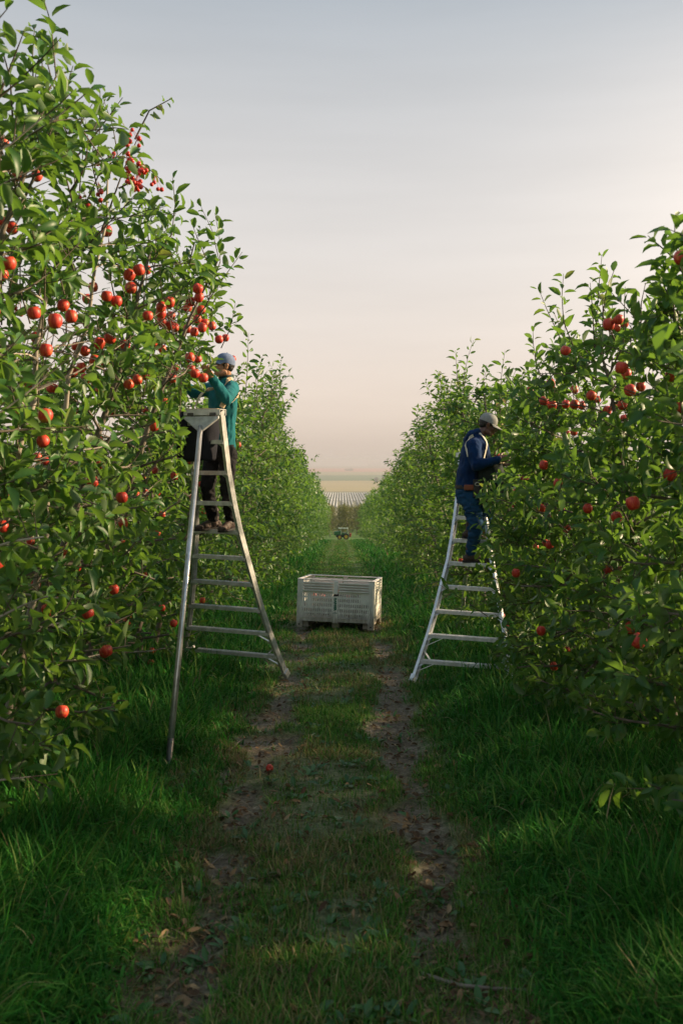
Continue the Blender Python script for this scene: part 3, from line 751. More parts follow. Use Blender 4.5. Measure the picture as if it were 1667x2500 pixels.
LEFT = [  # seed, x, y, lean, H, pale, nleaf, label, shoots
 (101, -2.30, 4.4, 10, 3.75, True, 300, 'nearest apple tree of the left row, its leafy tips highest against the sky', [S(150, 92, 4.5, -30, 260), S(60, 75, 4.6, 0, 230), S(20, 20, 4.4, -60, 150)]),
 (102, -2.36, 6.0, 11, 3.7, True, 300, 'apple tree with a straight pale trunk, left of the dark lichen spotted trunk', [S(245, 222, 5.7, 230, 420), S(300, 238, 5.9, 190, 380), S(330, 480, 6.0, 180, 640)]),
 (109, -2.50, 5.2, 13, 3.9, False, 240, 'tall leafy apple tree behind the nearest one of the left row', [S(215, 330, 5.3, 170, 470), S(130, 230, 5.2, 90, 380), S(90, 170, 5.0, 60, 330)]),
 (103, -2.40, 6.9, 17, 3.6, False, 260, 'apple tree with a dark lichen spotted trunk behind the pale straight trunk', [S(415, 545, 7.4, 390, 700), S(240, 470, 7.0, 200, 640)]),
 (104, -2.42, 7.7, 21, 3.6, False, 260, 'apple tree with a grey trunk slanting up towards the worker in teal', [S(490, 555, 7.9, 470, 720), S(592, 615, 8.1, 505, 740), S(540, 680, 8.4, 515, 800)]),
 (105, -2.45, 9.1, 15, 3.7, False, 120, 'fruit laden apple tree the worker in teal is reaching into', [S(575, 740, 9.4, 540, 850), S(518, 903, 9.15, 425, 945), S(520, 868, 9.2, 430, 850), S(495, 930, 9.2, 410, 975)]),
 (106, -2.50, 10.1, -12, 3.2, True, 60, 'apple tree with a short pale trunk leaning away from the track behind the ladder pole', []),
 (107, -2.30, 11.1, 6, 3.15, False, 80, 'apple tree with a stout upright trunk just left of the ladder foot', [S(607, 812, 10.9, 600, 960), S(640, 870, 11.6, 630, 1000)]),
 (108, -2.40, 12.5, 15, 3.0, False, 60, 'apple tree directly behind the ladder of the worker in teal', [S(662, 905, 12.6, 640, 1020), S(628, 890, 12.2, 620, 1000)]),
]
RIGHT = [
 (201, 2.40, 4.3, 8, 3.0, False, 300, 'nearest apple tree of the right row, its drooping leaves low over the dark grass', [S(1645, 530, 5.0, 1690, 720), S(1580, 575, 5.2, 1680, 660), S(1655, 600, 5.2, 1700, 760)]),
 (202, 2.42, 5.7, 9, 2.95, False, 300, 'apple tree with one big red apple beside the right edge of the view', [S(1575, 690, 5.8, 1590, 850), S(1500, 655, 6.3, 1500, 830), S(1620, 690, 5.6, 1650, 850)]),
 (203, 2.45, 7.2, 11, 2.95, False, 260, 'apple tree with a high red cluster of apples, right of the worker in navy', [S(1375, 668, 7.6, 1400, 850), S(1440, 690, 7.2, 1450, 850), S(1312, 700, 8.0, 1400, 880), S(1525, 700, 6.9, 1520, 860)]),
 (204, 2.45, 8.6, 12, 2.85, False, 200, 'apple tree with a loose string of red apples nearest the worker in navy', [S(1350, 760, 8.3, 1380, 900), S(1300, 800, 8.8, 1330, 940), S(1195, 1345, 9.5, 1330, 1430), S(1068, 1425, 10.0, 1190, 1505), S(1215, 1480, 9.4, 1330, 1470)]),
 (205, 2.45, 10.2, 11, 2.8, False, 80, 'apple tree whose lower branches cover the right side of the white ladder', [S(1232, 856, 10.4, 1220, 1030), S(1260, 900, 10.4, 1250, 1040), S(1180, 1172, 10.7, 1236, 1262), S(1160, 1255, 10.0, 1260, 1390), S(1222, 1290, 9.9, 1300, 1400), S(1200, 1440, 9.8, 1300, 1500), S(1210, 1560, 9.7, 1300, 1540)]),
 (206, 2.40, 11.8, 13, 3.2, False, 60, 'apple tree whose leaves the worker in navy is bending into', [S(1212, 930, 12.4, 1205, 1060)]),
 (207, 2.40, 13.2, 14, 3.4, False, 50, 'apple tree directly behind the worker in navy', [S(1140, 950, 12.9, 1150, 1080), S(1112, 948, 13.4, 1125, 1070)]),
]
def nearest(lst, sp):
    out = {t[0]: [] for t in lst}; rr = np.random.default_rng(4)
    for a, s in sp:
        j = min(lst, key=lambda t: abs(t[2] - a.y - .15)); out[j[0]].append((a, s))
    for t in lst:                                              # more fruit deeper in each canopy
        sg = -1 if t[1] < 0 else 1
        for q in range(12 if sg < 0 else 7):
            v = V3((sg * rr.uniform(1.34, 1.95), t[2] + rr.uniform(-.7, .7), g(t[2]) + rr.uniform(.6, 3.0))); s = rr.uniform(.88, 1.08)
            nb_ = np.array([tuple(v + V3(e)) for e in ((0, 0, 0), (-.14 * sg, 0, 0), (0, 0, .12), (0, 0, -.12))])
            if allowed(nb_, sg).all(): out[t[0]].append((v, s))
    return out
for k_, (a_, b_, c_, d_) in enumerate(((1212, 1410, 1330, 1440), (1222, 1475, 1330, 1450), (1214, 1530, 1330, 1500), (1226, 1590, 1340, 1560), (1240, 1345, 1340, 1390), (1206, 1460, 1300, 1530), (1232, 1620, 1330, 1620), (1220, 1380, 1330, 1350), (1208, 1500, 1310, 1580), (1214, 1640, 1330, 1680), (1222, 1560, 1330, 1610), (1235, 1660, 1340, 1640), (1245, 1510, 1350, 1540), (1216, 1440, 1320, 1480), (1204, 1600, 1310, 1560), (1225, 1690, 1340, 1700))):
    RIGHT[3 if k_ % 2 else 4][-1].append(S(a_, b_, 9.5 + .03 * k_, c_, d_))
FL, FR = nearest(LEFT, SP_L), nearest(RIGHT, SP_R)
TREES = {}
for (sd, x, y, ln, H, pale, nl, lab, sh) in LEFT:
    TREES[sd] = near_tree(sd, x, y, -1, ln, H, lab, nl, G_L, pale, sh, FL[sd], trunk_r=.036 if pale else .042)
for (sd, x, y, ln, H, pale, nl, lab, sh) in RIGHT:
    TREES[sd] = near_tree(sd, x, y, 1, ln, H, lab, nl, G_R, pale, sh, FR[sd], nb=40, reach=1.12)
# -------- crab apple branch tree: small bright fruit in clusters, drooping leaves
M_CRAB = mat('crab_apple_skin', (.58, .035, .018), (.40, .02, .015), rough=.3, nscale=30)
cb = V3((-2.25, 6.45, g(6.45)))
ct = Tree(301, H=4.0, lean=11, reach=.5, nb=8, dens=.8, leaf=.062, shoots=2, low=.6, trunk_r=.03)
n0 = len(ct.L)
for pts in [((250, 560), (300, 420), (340, 330)), ((330, 340), (365, 270), (420, 240)), ((290, 430), (350, 400), (395, 440)), ((290, 460), (330, 440), (372, 470)), ((200, 520), (240, 430), (300, 370))]:
    p = [at(a, b, 6.35) - cb for a, b in pts]; ct.tubes.append((p, [.007, .005, .003], 1))
    L = (p[0] - p[1]).length + (p[1] - p[2]).length; ct.foliate(p, L, .1, .028, .35)
for i in range(n0, len(ct.L)):                                     # hanging, lighter leaves
    c, a, n_, s_, t_ = ct.L[i]; a = (a + V3((0, 0, -.75))).normalized(); n_ = (n_ - n_.dot(a) * a).normalized(); ct.L[i] = (c, a, n_, s_ * 1.05, min(1, t_ + .15))
arr = ct.arrays(); rg = np.random.default_rng(9)
Pw = arr[0] + np.array(cb)
kp = allowed(Pw, -1); kp[n0:] = True
root = empty('crab_apple_tree', cb); tag(root, 'crab apple tree with clusters of tiny bright red fruit against the sky', 'crab apple tree')
link(bpy.data.objects.new('trunk', ct.trunk_mesh(7, BARKSP)), root)
o = bpy.data.objects.new('crown', crown_mesh(arr, 0, rg, kp)); link(o, root); o['kind'] = 'stuff'
for px, py, k in [(323, 341, 9), (309, 398, 10), (343, 412, 6), (318, 436, 6), (336, 446, 14), (381, 456, 4), (286, 379, 2), (185, 412, 5), (236, 400, 3), (205, 490, 4), (180, 548, 5), (240, 470, 4), (48, 758, 6), (137, 345, 3)]:
    mb = MB(); q = at(px, py, 6.25)
    for i in range(k):
        cc = q + V3((rg.normal(0, .024), rg.normal(0, .02), rg.normal(0, .026))) * (.75 + .02 * k); mb.ball(cc, .0152 * rg.uniform(.85, 1.15), nu=8, nv=6)
        mb.tube([cc + V3((0, 0, .01)), q + V3((0, 0, .07))], .0012, 3)
    mb.obj('fruit_cluster', M_CRAB, root, smooth=True, origin=None)
# -------- the long rows running down the hill
MID, FAR = [], []
for k in range(5):
    t = Tree(400 + k, H=3.75 + .1 * k, lean=12, reach=.98, nb=34, dens=1.1, leaf=.112, shoots=15)
    MID.append((t.trunk_mesh(6, BARKS), crown_mesh(t.arrays(), 1, np.random.default_rng(k))))
for k in range(5):
    t = Tree(500 + k, H=3.8, lean=11, reach=1.0, nb=26, dens=.72, leaf=.140, shoots=14)
    t.tubes = t.tubes[:27]
    FAR.append((t.trunk_mesh(5, BARKS), crown_mesh(t.arrays(), 2, np.random.default_rng(k))))
def row_tree(kind, x, y, side, inward, label, group, hs=1.0, mt=None):
    tm, cm = (MID if kind == 'mid' else FAR)[random.randrange(5)]
    root = empty('apple_tree', (x, y, g(y))); tag(root, label, 'apple tree', group)
    root.rotation_euler = (0, 0, (0 if (side < 0) == inward else math.pi) + random.uniform(-.35, .35))
    s = random.uniform(.94, 1.07); root.scale = (s, s * random.choice((1, 1.08)), s * hs)
    link(bpy.data.objects.new('trunk', tm), root); c_ = bpy.data.objects.new('crown', cm); link(c_, root); c_['kind'] = 'stuff'
    if mt:
        c_.material_slots[0].link = 'OBJECT'; c_.material_slots[0].material = mt
    return root
LAB = {(-1, 0): 'apple tree in the closed leafy wall of the left row, beyond the ladder', (1, 0): 'apple tree in the closed leafy wall of the right row, beyond the worker in navy',
       (-1, 1): 'small distant apple tree far down the left row near the tractor', (1, 1): 'small distant apple tree far down the right row near the tractor'}
for side in (-1, 1):
    y = 13.9 if side < 0 else 14.6; i = 0
    while y < 109:
        kind = 'mid' if y < 36 else 'far'
        x = side * (2.50 if side < 0 else 2.52) + random.gauss(0, .06) + .0027 * y + (.25 if side < 0 and 17 <= y < 20.5 else 0) + (.16 if side > 0 and y > 28 else 0) - (.1 if side < 0 and y > 28 else 0)
        row_tree(kind, x, y, side, i % 4 != 3, LAB[(side, int(y > 45))], G_L if side < 0 else G_R, ((.84 if y < 17 else 1.08 if y < 20.5 else .93) if side < 0 else .84 if y < 30 else .78) * random.uniform(.94, 1.07))
        y += random.uniform(1.15, 1.45) if y < 45 else random.uniform(1.5, 1.9); i += 1
# unseen trees beside the viewer, added to keep sun off the near grass
for side, xx in ((-1, -2.5), (1, 2.5)):
    for y in ((2.5, 1.3, .1) if side > 0 else ()):
        row_tree('mid', xx, y, side, True, 'unseen apple tree beside the viewer, added to shade the near grass', 'unseen trees added to shade the near grass', .9 if side < 0 else .84)
for k in range(36):  # extra row added behind the right row to block sun from the grass
    row_tree('mid' if k < 16 else 'far', 7.2 + random.gauss(0, .1), -2.5 + (.95 * k if k < 16 else 15.2 + 1.35 * (k - 16)), 1, k % 2 == 0, 'apple tree added behind the right row to block low sun', 'trees added behind the right row to block sun', .80)
# second row to the left, seen through the gaps of the first
for k in range(12):
    row_tree('mid', -6.3 + random.gauss(0, .1), 8.2 + 1.75 * k, -1, k % 2 == 0, 'apple tree of the next row, glimpsed through gaps behind the left row', 'apple trees of the row behind', .78)
# another block of the orchard behind the tractor
for r_, yy in enumerate((127, 139, 152, 166, 181, 197, 213)):
    for k in range(14 if yy < 160 else 20):
        row_tree('far', -7.0 + k * (1.15 if yy < 160 else .8) + random.gauss(0, .2), yy + random.gauss(0, .3), -1, k % 2 == 0, 'yellowish apple tree of the lower orchard block behind the tractor', 'trees of the lower orchard block', .98, M_FAR)
# trellis wires
M_WIRE = mat('trellis_wire', (.62, .62, .60), rough=.4, metal=.6, nscale=30)
for x, lab in ((-2.28, 'pale trellis wire strung low through the left row'), (2.36, 'pale trellis wire strung low through the right row')):
    mb = MB(); mb.tube([(x, yy, g(yy) + 1.07 + .02 * math.sin(yy)) for yy in np.arange(3.5, 60, 1.5)], .0022, 5)
    tag(mb.obj('trellis_wire', M_WIRE, origin=(x, 3.5, g(3.5) + 1.07)), lab, 'wire')
# far valley trees
def valley_tree(name, x, y, h, wd, label, cat, group, col, n):
    rg = np.random.default_rng(int(x * 7 + y)); root = empty(name, (x, y, float(ground(y)))); tag(root, label, cat, group)
    u = rg.normal(0, 1, (n, 3)); u /= np.linalg.norm(u, axis=1, keepdims=True); u *= (rg.random((n, 1)) ** .35)
    P = u * np.array([wd / 2, wd / 2, h * .46]) + np.array([0, 0, h * .54])
    A = rg.normal(0, 1, (n, 3)); A /= np.linalg.norm(A, axis=1, keepdims=True); N = u + rg.normal(0, .4, (n, 3)); N = N - (N * A).sum(1, keepdims=True) * A; N /= np.linalg.norm(N, axis=1, keepdims=True)
    o = bpy.data.objects.new('crown', crown_mesh((P, A, N, np.full(n, wd * .16 + .4), rg.random(n)), 2, rg, m=col)); link(o, root); o['kind'] = 'stuff'
    mb = MB(); mb.tube([(0, 0, -.5), (0, 0, h * .5)], [wd * .05, wd * .03], 6); o = bpy.data.objects.new('trunk', mb.mesh('trunk', M_BARK)); link(o, root)
M_VT = leaf_mat('valley_tree_leaf', [(0, (.03, .055, .025)), (1, (.06, .09, .04))], (.06, .08, .05), (.1, .14, .04))
valley_tree('round_tree', 72, 2060, 10.5, 10.5, 'lone rounded tree on the far green pasture, left of the poplars', 'tree', None, M_VT, 420)
for k, (x, h) in enumerate(((84, 20), (88.5, 23), (93, 22), (97.5, 23.5), (102, 21), (107, 17))):
    valley_tree('poplar_tree', x, 2030 + 6 * (k % 2), h, 4.6, 'slim poplar in the hazy clump at the edge of the far fields', 'poplar', 'poplars in the valley', M_VT, 300)
for x, y, h, wd in ((20, 4300, 12, 14), (31, 4320, 10, 12), (42, 4310, 12, 20)):
    valley_tree('round_tree', x, y, h, wd, 'tiny hazy tree in the cluster on the pink field', 'tree', 'trees on the pink field', M_VT, 160)
for k in range(6):
    valley_tree('poplar_tree', 175 + 14 * k, 6400 + 5 * k, 30 + 5 * (k % 3), 12, 'faint distant poplar fading into the haze below the horizon', 'poplar', 'faint poplars near the horizon', M_VT, 120)
# ------------------------------------------------------------------ tripod ladders
def channel(mb, pts, out, depth_dir, web=.004, wid=.028, dep=.072):
    """C-shaped rail following pts: web towards out, flanges at both ends of the depth"""
    for i in range(len(pts) - 1):
        p, q = V3(pts[i]), V3(pts[i + 1]); d = (q - p).normalized()
        o = V3(out); o = (o - o.dot(d) * d).normalized(); n = d.cross(o)
        mb.beam(p - d * .001, q + d * .001, web, dep, o)
        for s in (-1, 1):
            c = -o * (wid / 2 + web / 2) + n * s * (dep / 2 - web / 2 - .0005)
            mb.beam(p + c, q + c, wid, web, o)
def make_ladder(label, Lp, Rp, top_d, M, Mstep, pole_foot, facing, M_pole, gusset_front):
    """Lp / Rp: left and right rail points, index 0 = foot, 1..9 = steps, 10 = top"""
    base = (Lp[0] + Rp[0]) / 2
    root = empty('tripod_ladder', base); tag(root, label, 'ladder', 'tripod orchard ladders')
    out = (Rp[5] - Lp[5]).normalized()
    for pts, o in ((Lp, -out), (Rp, out)):
        mb = MB(); channel(mb, pts, o, None); mb.obj('rail', M, root)
    up_l = lambda k: (Lp[min(k + 1, 10)] - Lp[k - 1]).normalized()
    for k in range(1, 10):
        a, b = Lp[k].copy(), Rp[k].copy(); sd = (b - a).normalized(); a += sd * .006; b -= sd * .006
        fw = UP.cross(sd).normalized()                     # horizontal, across the step
        mb = MB()
        mb.beam(a, b, .078, .004, fw)
        for s in (-1, 1): mb.beam(a + fw * s * .0385 - UP * .017, b + fw * s * .0385 - UP * .017, .003, .036, fw)
        for t in (-.024, -.008, .008, .024): mb.beam(a + fw * t + UP * .0035, b + fw * t + UP * .0035, .005, .003, fw)
        mb.obj('step', Mstep, root)
        for e, s in ((a, 1), (b, -1)):                     # gusset under each end
            mb = MB(); r = Lp if s == 1 else Rp
            dn = (r[k - 1] - r[k]).normalized()
            t1, t2, t3 = e + sd * s * .006 - UP * .035, e + sd * s * .062 - UP * .035, e + dn * .095 + sd * s * .004
            w_ = fw * .030
            mb.add([t1 - w_, t2 - w_, t3 - w_, t1 + w_, t2 + w_, t3 + w_], [(0, 1, 2), (5, 4, 3), (0, 3, 4, 1), (1, 4, 5, 2), (2, 5, 3, 0)])
            mb.obj('bracket', M, root)
            mb = MB()
            for j in (-1, 1):
                for q in (.012, .03): mb.ball(e + sd * s * q + fw * (j * .041) - UP * .018, .0045, nu=6, nv=4)
            mb.obj('rivets', M_RIVET, root)
    # diagonal braces near the feet
    for r, s in ((Lp, 1), (Rp, -1)):
        sd = out * s
        for p, q in ((r[2] + sd * .19 - UP * .03, r[1].lerp(r[2], .48)), (r[1] + sd * .13 + UP * .01, r[1].lerp(r[2], .42)), (r[1] + sd * .17 - UP * .035, r[0].lerp(r[1], .38))):
            mb = MB(); mb.beam(p, q, .030, .006, UP.cross(sd)); mb.obj('brace', M, root)
    for r in (Lp, Rp):
        mb = MB(); d = (r[1] - r[0]).normalized(); mb.beam(r[0] - d * .03, r[0] + d * .05, .034, .08, out); mb.obj('foot', M, root)
    # top step, hinges, gusset plate and pole
    a, b = Lp[10], Rp[10]; sd = (b - a).normalized(); fw = UP.cross(sd).normalized() * facing   # fw points to the pole side
    mb = MB(); c0 = fw * .01
    mb.beam(a - sd * .012 + UP * .012 + c0, b + sd * .012 + UP * .012 + c0, .135, .005, fw)
    for s in (-1, 1): mb.beam(a - sd * .012 - UP * .016 + c0 + fw * s * .0665, b + sd * .012 - UP * .016 + c0 + fw * s * .0665, .004, .05, fw)
    mb.obj('top_step', Mstep, root)
    m_ = (a + b) / 2 + fw * .082
    wdt = (b - a).length
    pole_dir = (V3(pole_foot) - (m_ - UP * .06)).normalized()
    for s in (-1, 1):
        mb = MB(); p = m_ + sd * s * wdt * .33 - UP * .040; mb.tube([p - sd * .03, p + sd * .03], .009, 8)
        mb.beam(p + UP * .012 - sd * .03, p + UP * .012 + sd * .03, .006, .02, fw); mb.obj('hinge', M_DARKSTEEL, root)
    p0 = m_ - UP * .055; p1 = p0 + pole_dir * .175; th = sd.cross(pole_dir).normalized() * .004
    mb = MB(); hw = wdt * .5
    quad = [p0 - sd * hw, p0 + sd * hw, p0 + sd * hw + pole_dir * .025, p1 + sd * .026, p1 - sd * .026, p0 - sd * hw + pole_dir * .025]
    vs = [v - th for v in quad] + [v + th for v in quad]; n = 6
    mb.add(vs, [tuple(range(n)), tuple(range(2 * n - 1, n - 1, -1))] + [(i, n + i, n + (i + 1) % n, (i + 1) % n) for i in range(n)])
    for i, j in ((1, 2), (2, 3), (4, 5), (5, 0)): mb.beam(quad[i] , quad[j], .018, .005, th)
    pl = mb.obj('hinge_plate', M, root)
    mb = MB()
    for q in (-.55, -.3, 0, .3, .55): mb.ball(p0 + sd * hw * q + pole_dir * .018 - th * 1.6, .0048, nu=6, nv=4)
    for q in (.07, .12): mb.ball(p0 + pole_dir * q - th * 1.6, .0048, nu=6, nv=4)
    mb.obj('rivets', M_RIVET, pl)
    mb = MB(); pf = V3(pole_foot); L = (pf - p1).length
    mb.tube([p1 - pole_dir * .05, p1 + pole_dir * L * .93], .0235, 18); po = mb.obj('pole', M_pole, root, smooth=False)
    for p_ in po.data.polygons: p_.use_smooth = len(p_.vertices) == 4
    mb = MB(); mb.tube([p1 + pole_dir * (L * .925), p1 + pole_dir * (L * .99), pf + pole_dir * .04], [.0245, .022, .006], 14); mb.obj('pole_tip', M_DARKSTEEL, root)  # darker metal colour than the pole's, put in to quell the sun glint
    return root
def rail_pts(pxs, pys, ds):
    return [at(a, b, c) for a, b, c in zip(pxs, pys, ds)]
lin = lambda a, b, n=11: [a + (b - a) * i / (n - 1) for i in range(n)]
# ladder of the worker in teal (pole towards the camera)
dR, dL = lin(10.94, 9.27), lin(11.45, 9.38)
yR = [1650, 1600, 1544, 1487, 1424, 1360, 1296, 1226, 1151, 1075, 1003]
xR = [700, 681, 660, 641, 623, 605, 588, 573, 560, 551, 543]
xL = [446, 453, 459, 465, 470, 474, 476, 475, 472, 467, 461]
R_ = rail_pts(xR, yR, dR)
L_ = [V3(((xL[i] - CX) / FPX * dL[i], dL[i], R_[i].z)) for i in range(11)]
L_[0].z = g(dL[0]) + .02; R_[0].z = g(dR[0]) + .02
pf = at(410, 1872, 7.0); pf.z = g(7.0) - .04
LAD_L = (L_, R_)
make_ladder('grey aluminium tripod ladder under the worker in teal, its round pole towards the viewer', L_, R_, None, M_ALU, M_ALU, pf, -1 if UP.cross((R_[10] - L_[10])).y > 0 else 1, M_STEEL, True)
# ladder of the worker in navy (pole behind, among the leaves)
dL2, dR2 = lin(10.52, 12.0), lin(10.15, 11.75)
yL = [1663, 1610, 1547, 1488, 1428, 1371, 1315, 1260, 1207, 1157, 1108]
xL2 = [1007, 1023, 1044, 1061, 1076, 1091, 1101, 1109, 1115, 1119, 1122]
xR2 = [1262, 1250, 1238, 1226, 1215, 1205, 1196, 1189, 1182, 1176, 1170]
L2 = rail_pts(xL2, yL, dL2)
R2 = [V3(((xR2[i] - CX) / FPX * dR2[i], dR2[i], L2[i].z)) for i in range(11)]
L2[0].z = g(dL2[0]) + .03; R2[0].z = g(dR2[0]) + .03
LAD_R = (L2, R2)
pf2 = V3((1.75, 14.6, g(14.6) - .04))
make_ladder('white metal tripod ladder half hidden by leaves under the worker in navy', L2, R2, None, M_ALUW, M_ALUW, pf2, 1 if UP.cross((R2[10] - L2[10])).y > 0 else -1, M_ALUW, False)

# ------------------------------------------------------------------ plastic apple bin
BZ0 = g(15.85)
def bin_mat():
    """pale plastic with mud splashes creeping up from the ground and scuffs"""
    m, nt, out = new_mat('weathered_bin_plastic'); L = nt.links.new
    p = nd(nt, 'ShaderNodeBsdfPrincipled', {'Roughness': .55, 'Specular IOR Level': .35}); tc = nd(nt, 'ShaderNodeTexCoord')
    n1 = nd(nt, 'ShaderNodeTexNoise', {'Scale': 5.0, 'Detail': 8, 'Roughness': .65}); L(tc.outputs['Object'], n1.inputs['Vector'])
    base = ramp_node(nt, [(.3, (.60, .60, .54)), (.6, (.80, .79, .73))]); L(n1.outputs[0], base.inputs[0])
    sp = nd(nt, 'ShaderNodeSeparateXYZ'); L(tc.outputs['Object'], sp.inputs[0])
    mr = nd(nt, 'ShaderNodeMapRange', {1: BZ0, 2: BZ0 + .42, 3: .62, 4: .0}); L(sp.outputs['Z'], mr.inputs[0])
    st = nd(nt, 'ShaderNodeMapping', {'Scale': (26, 26, 4)}); L(tc.outputs['Object'], st.inputs[0])
    n2 = nd(nt, 'ShaderNodeTexNoise', {'Scale': 1.0, 'Detail': 6, 'Roughness': .7}); L(st.outputs[0], n2.inputs['Vector'])
    ad = nd(nt, 'ShaderNodeMath', operation='ADD'); L(n2.outputs[0], ad.inputs[0]); L(mr.outputs[0], ad.inputs[1])
    th = nd(nt, 'ShaderNodeMapRange', {1: .58, 2: .95, 3: 0.0, 4: .75}); L(ad.outputs[0], th.inputs[0])
    mx = nd(nt, 'ShaderNodeMix', data_type='RGBA'); L(th.outputs[0], mx.inputs[0]); L(base.outputs[0], mx.inputs[6]); mx.inputs[7].default_value = (.20, .165, .12, 1)
    L(mx.outputs[2], p.inputs['Base Color']); L(p.outputs[0], out.inputs[0]); return m
M_BIN = bin_mat()
M_BINW = mat('warm_light_bin_plastic', (.86, .78, .72), (.74, .67, .62), rough=.5, nscale=6, detail=8)  # pinkish tint: warm light inside the bin put into liner and rim colour
M_PRINT = mat('green_print', (.015, .14, .085), (.03, .17, .11), rough=.6, nscale=60)
M_DARK = mat('painted_hole_shade', (.02, .02, .02), rough=.9)  # near-black colour stands for shade; the bin's openings are solid patches
bc = at(829, 1500, 15.85); bc.z = g(15.85) + .02
BM = Matrix.Translation(bc) @ Matrix.Rotation(math.radians(1.9), 4, 'Y') @ Matrix.Rotation(math.radians(-3.0), 4, 'X') @ Matrix.Rotation(math.radians(-8.0), 4, 'Z')
BW, BD, BH = 1.20, 1.12, .73
binr = empty('apple_bin', bc); tag(binr, 'pale plastic apple bin standing across the grassy track', 'fruit bin')
class XB(MB):
    def obj(s, name, mats, parent=None, **k):
        s.v = [tuple(BM @ V3(v)) for v in s.v]; return MB.obj(s, name, mats, parent, **k)
hw, hd = BW / 2, BD / 2
for sx in (-1, 1):
    for sy in (-1, 1):
        mb = XB()
        mb.box((sx * (hw - .045), sy * (hd - .013), BH / 2), (.09, .026, BH))
        mb.box((sx * (hw - .013), sy * (hd - .026 - .035), BH / 2), (.026, .07, BH))
        for q in (.022, .045, .07): mb.box((sx * (hw - q), sy * (hd + .004), BH / 2 + .02), (.008, .010, BH - .1))
        mb.obj('corner_post', M_BIN, binr, bevel=.008)
        if sy < 0:
            mb = XB(); mb.box((sx * (hw - .045), sy * (hd + .0045), .045), (.022, .006, .022)); mb.obj('foot_hole_patch', M_DARK, binr)
def panel(name, c, ux, length, n_slots, skip, slats=True):
    """slotted wall: rows of real vertical slots between bars, one level = one row"""
    mb = XB(); th = .022; uy = V3((-ux.y, ux.x, 0)); M3 = Matrix((ux, uy, UP)).transposed()
    def bx(u, z, lu, lz, t=th, off=0): mb.box(V3(c) + ux * u + UP * z + uy * off, (lu, t, lz), M3)
    z0 = .15; rows = 5; rh = .052; gap = .026
    bx(0, .125, length, .05); bx(0, .155 + .002, length, .012, .04)
    z = z0 + .02
    sp = length / (n_slots + 1.0)
    for r in range(rows):
        for k in range(n_slots + 1):
            u = -length / 2 + sp * (k + .5); wdt = sp - .0125
            if skip(r, k, n_slots): wdt = sp + .0005
            bx(u, z + rh / 2, wdt, rh)
        z += rh
        bx(0, z + gap / 2, length, gap + .0006); z += gap
    bx(0, (z + .555) / 2, length, .555 - z + .001)
    return mb.obj(name, M_BIN, binr)
ex = V3((1, 0, 0)); ey = V3((0, 1, 0))
pl_ = (BW - .18 - .085) / 2
for sy in (-1, 1):
    for sx in (-1, 1):
        cx_ = sx * (.0425 + pl_ / 2)
        sk = (lambda r, k, n: (r >= 2 and k in (2, 3) and sx < 0) or (r >= 3 and k > 9 and sx > 0))
        panel('slotted_panel', (cx_, sy * (hd - .020), 0), ex, pl_, 13, sk)
        for j in range(4):
            mb = XB(); mb.box((cx_, sy * (hd - .012 + (.008 if j == 0 else 0)), .568 + .001 + j * .040), (pl_, .03, .021)); mb.obj('slat', M_BIN, binr, bevel=.004)
        mb = XB(); mb.box((cx_, sy * (hd - .034), .628), (pl_, .006, .14)); mb.obj('liner', M_BINW, binr)
    mb = XB(); mb.box((0, sy * (hd - .006), .28 + .01), (.085, .034, .42)); mb.box((0, sy * (hd - .008), .625), (.070, .036, .20)); mb.obj('centre_rib', M_BIN, binr, bevel=.006)
    mb = XB(); mb.box((0, sy * (hd + .0125), .505), (.062, .004, .020)); mb.obj('hand_slot_patch', M_DARK, binr)
for sx in (-1, 1):
    panel('slotted_panel', (sx * (hd + (hw - hd) - .020), 0, 0), ey, BD - .20, 20, lambda r, k, n: k in (9, 10, 11))
    for j in range(4):
        mb = XB(); mb.box((sx * (hw - .012), 0, .568 + .001 + j * .040), (.03, BD - .2, .021)); mb.obj('slat', M_BIN, binr, bevel=.004)
    mb = XB(); mb.box((sx * (hw - .034), 0, .628), (.006, BD - .2, .14)); mb.obj('liner', M_BIN, binr)
mb = XB()
for sy in (-1, 1): mb.box((0, sy * (hd - .022), BH + .008), (BW + .01, .052, .018))
for sx in (-1, 1): mb.box((sx * (hw - .022), 0, BH + .0075), (.052, BD - .10, .017))
mb.obj('rim', M_BINW, binr, bevel=.006)
mb = XB(); mb.box((0, 0, .13), (BW - .07, BD - .07, .03)); mb.obj('floor', M_BIN, binr)
mb = XB()
for x in (-1, 0, 1): mb.box((x * (hw - .12), 0, .0575), (.11, BD - .16, .108))
mb.obj('skid', M_BIN, binr)
# lettering on the centre rib, reading downwards
def lettering(txt, size, origin, M):
    cu = bpy.data.curves.new('t', 'FONT'); cu.body = txt; cu.size = size; cu.align_x = 'LEFT'; cu.extrude = .0008; cu.offset = .0035; cu.space_character = 1.08
    o = bpy.data.objects.new('t', cu); COL.objects.link(o); dg = bpy.context.evaluated_depsgraph_get(); dg.update()
    me = bpy.data.meshes.new_from_object(o.evaluated_get(dg)); bpy.data.objects.remove(o)
    # text plane XY -> front face of the bin, turned a quarter clockwise
    me.transform(M); me.materials.clear(); me.materials.append(M_PRINT); return me
def put_text(txt, size, x, z, turn):
    M = BM @ Matrix.Translation((x, -hd - .0128, z)) @ Matrix.Rotation(math.radians(90), 4, 'X') @ Matrix.Rotation(math.radians(turn), 4, 'Z')
    me = lettering(txt, size, None, M); o = bpy.data.objects.new('lettering', me); link(o); place(o, binr); return o
put_text('RAINIER', .049, -.017, .468, -90)
mb = XB()
for j, (zz, ww) in enumerate(((.245, .060), (.232, .072))):
    for k in range(6): mb.box((-ww / 2 + (k + .5) * ww / 6, -hd - .0118, zz), (ww / 6 * .7, .0012, .007))
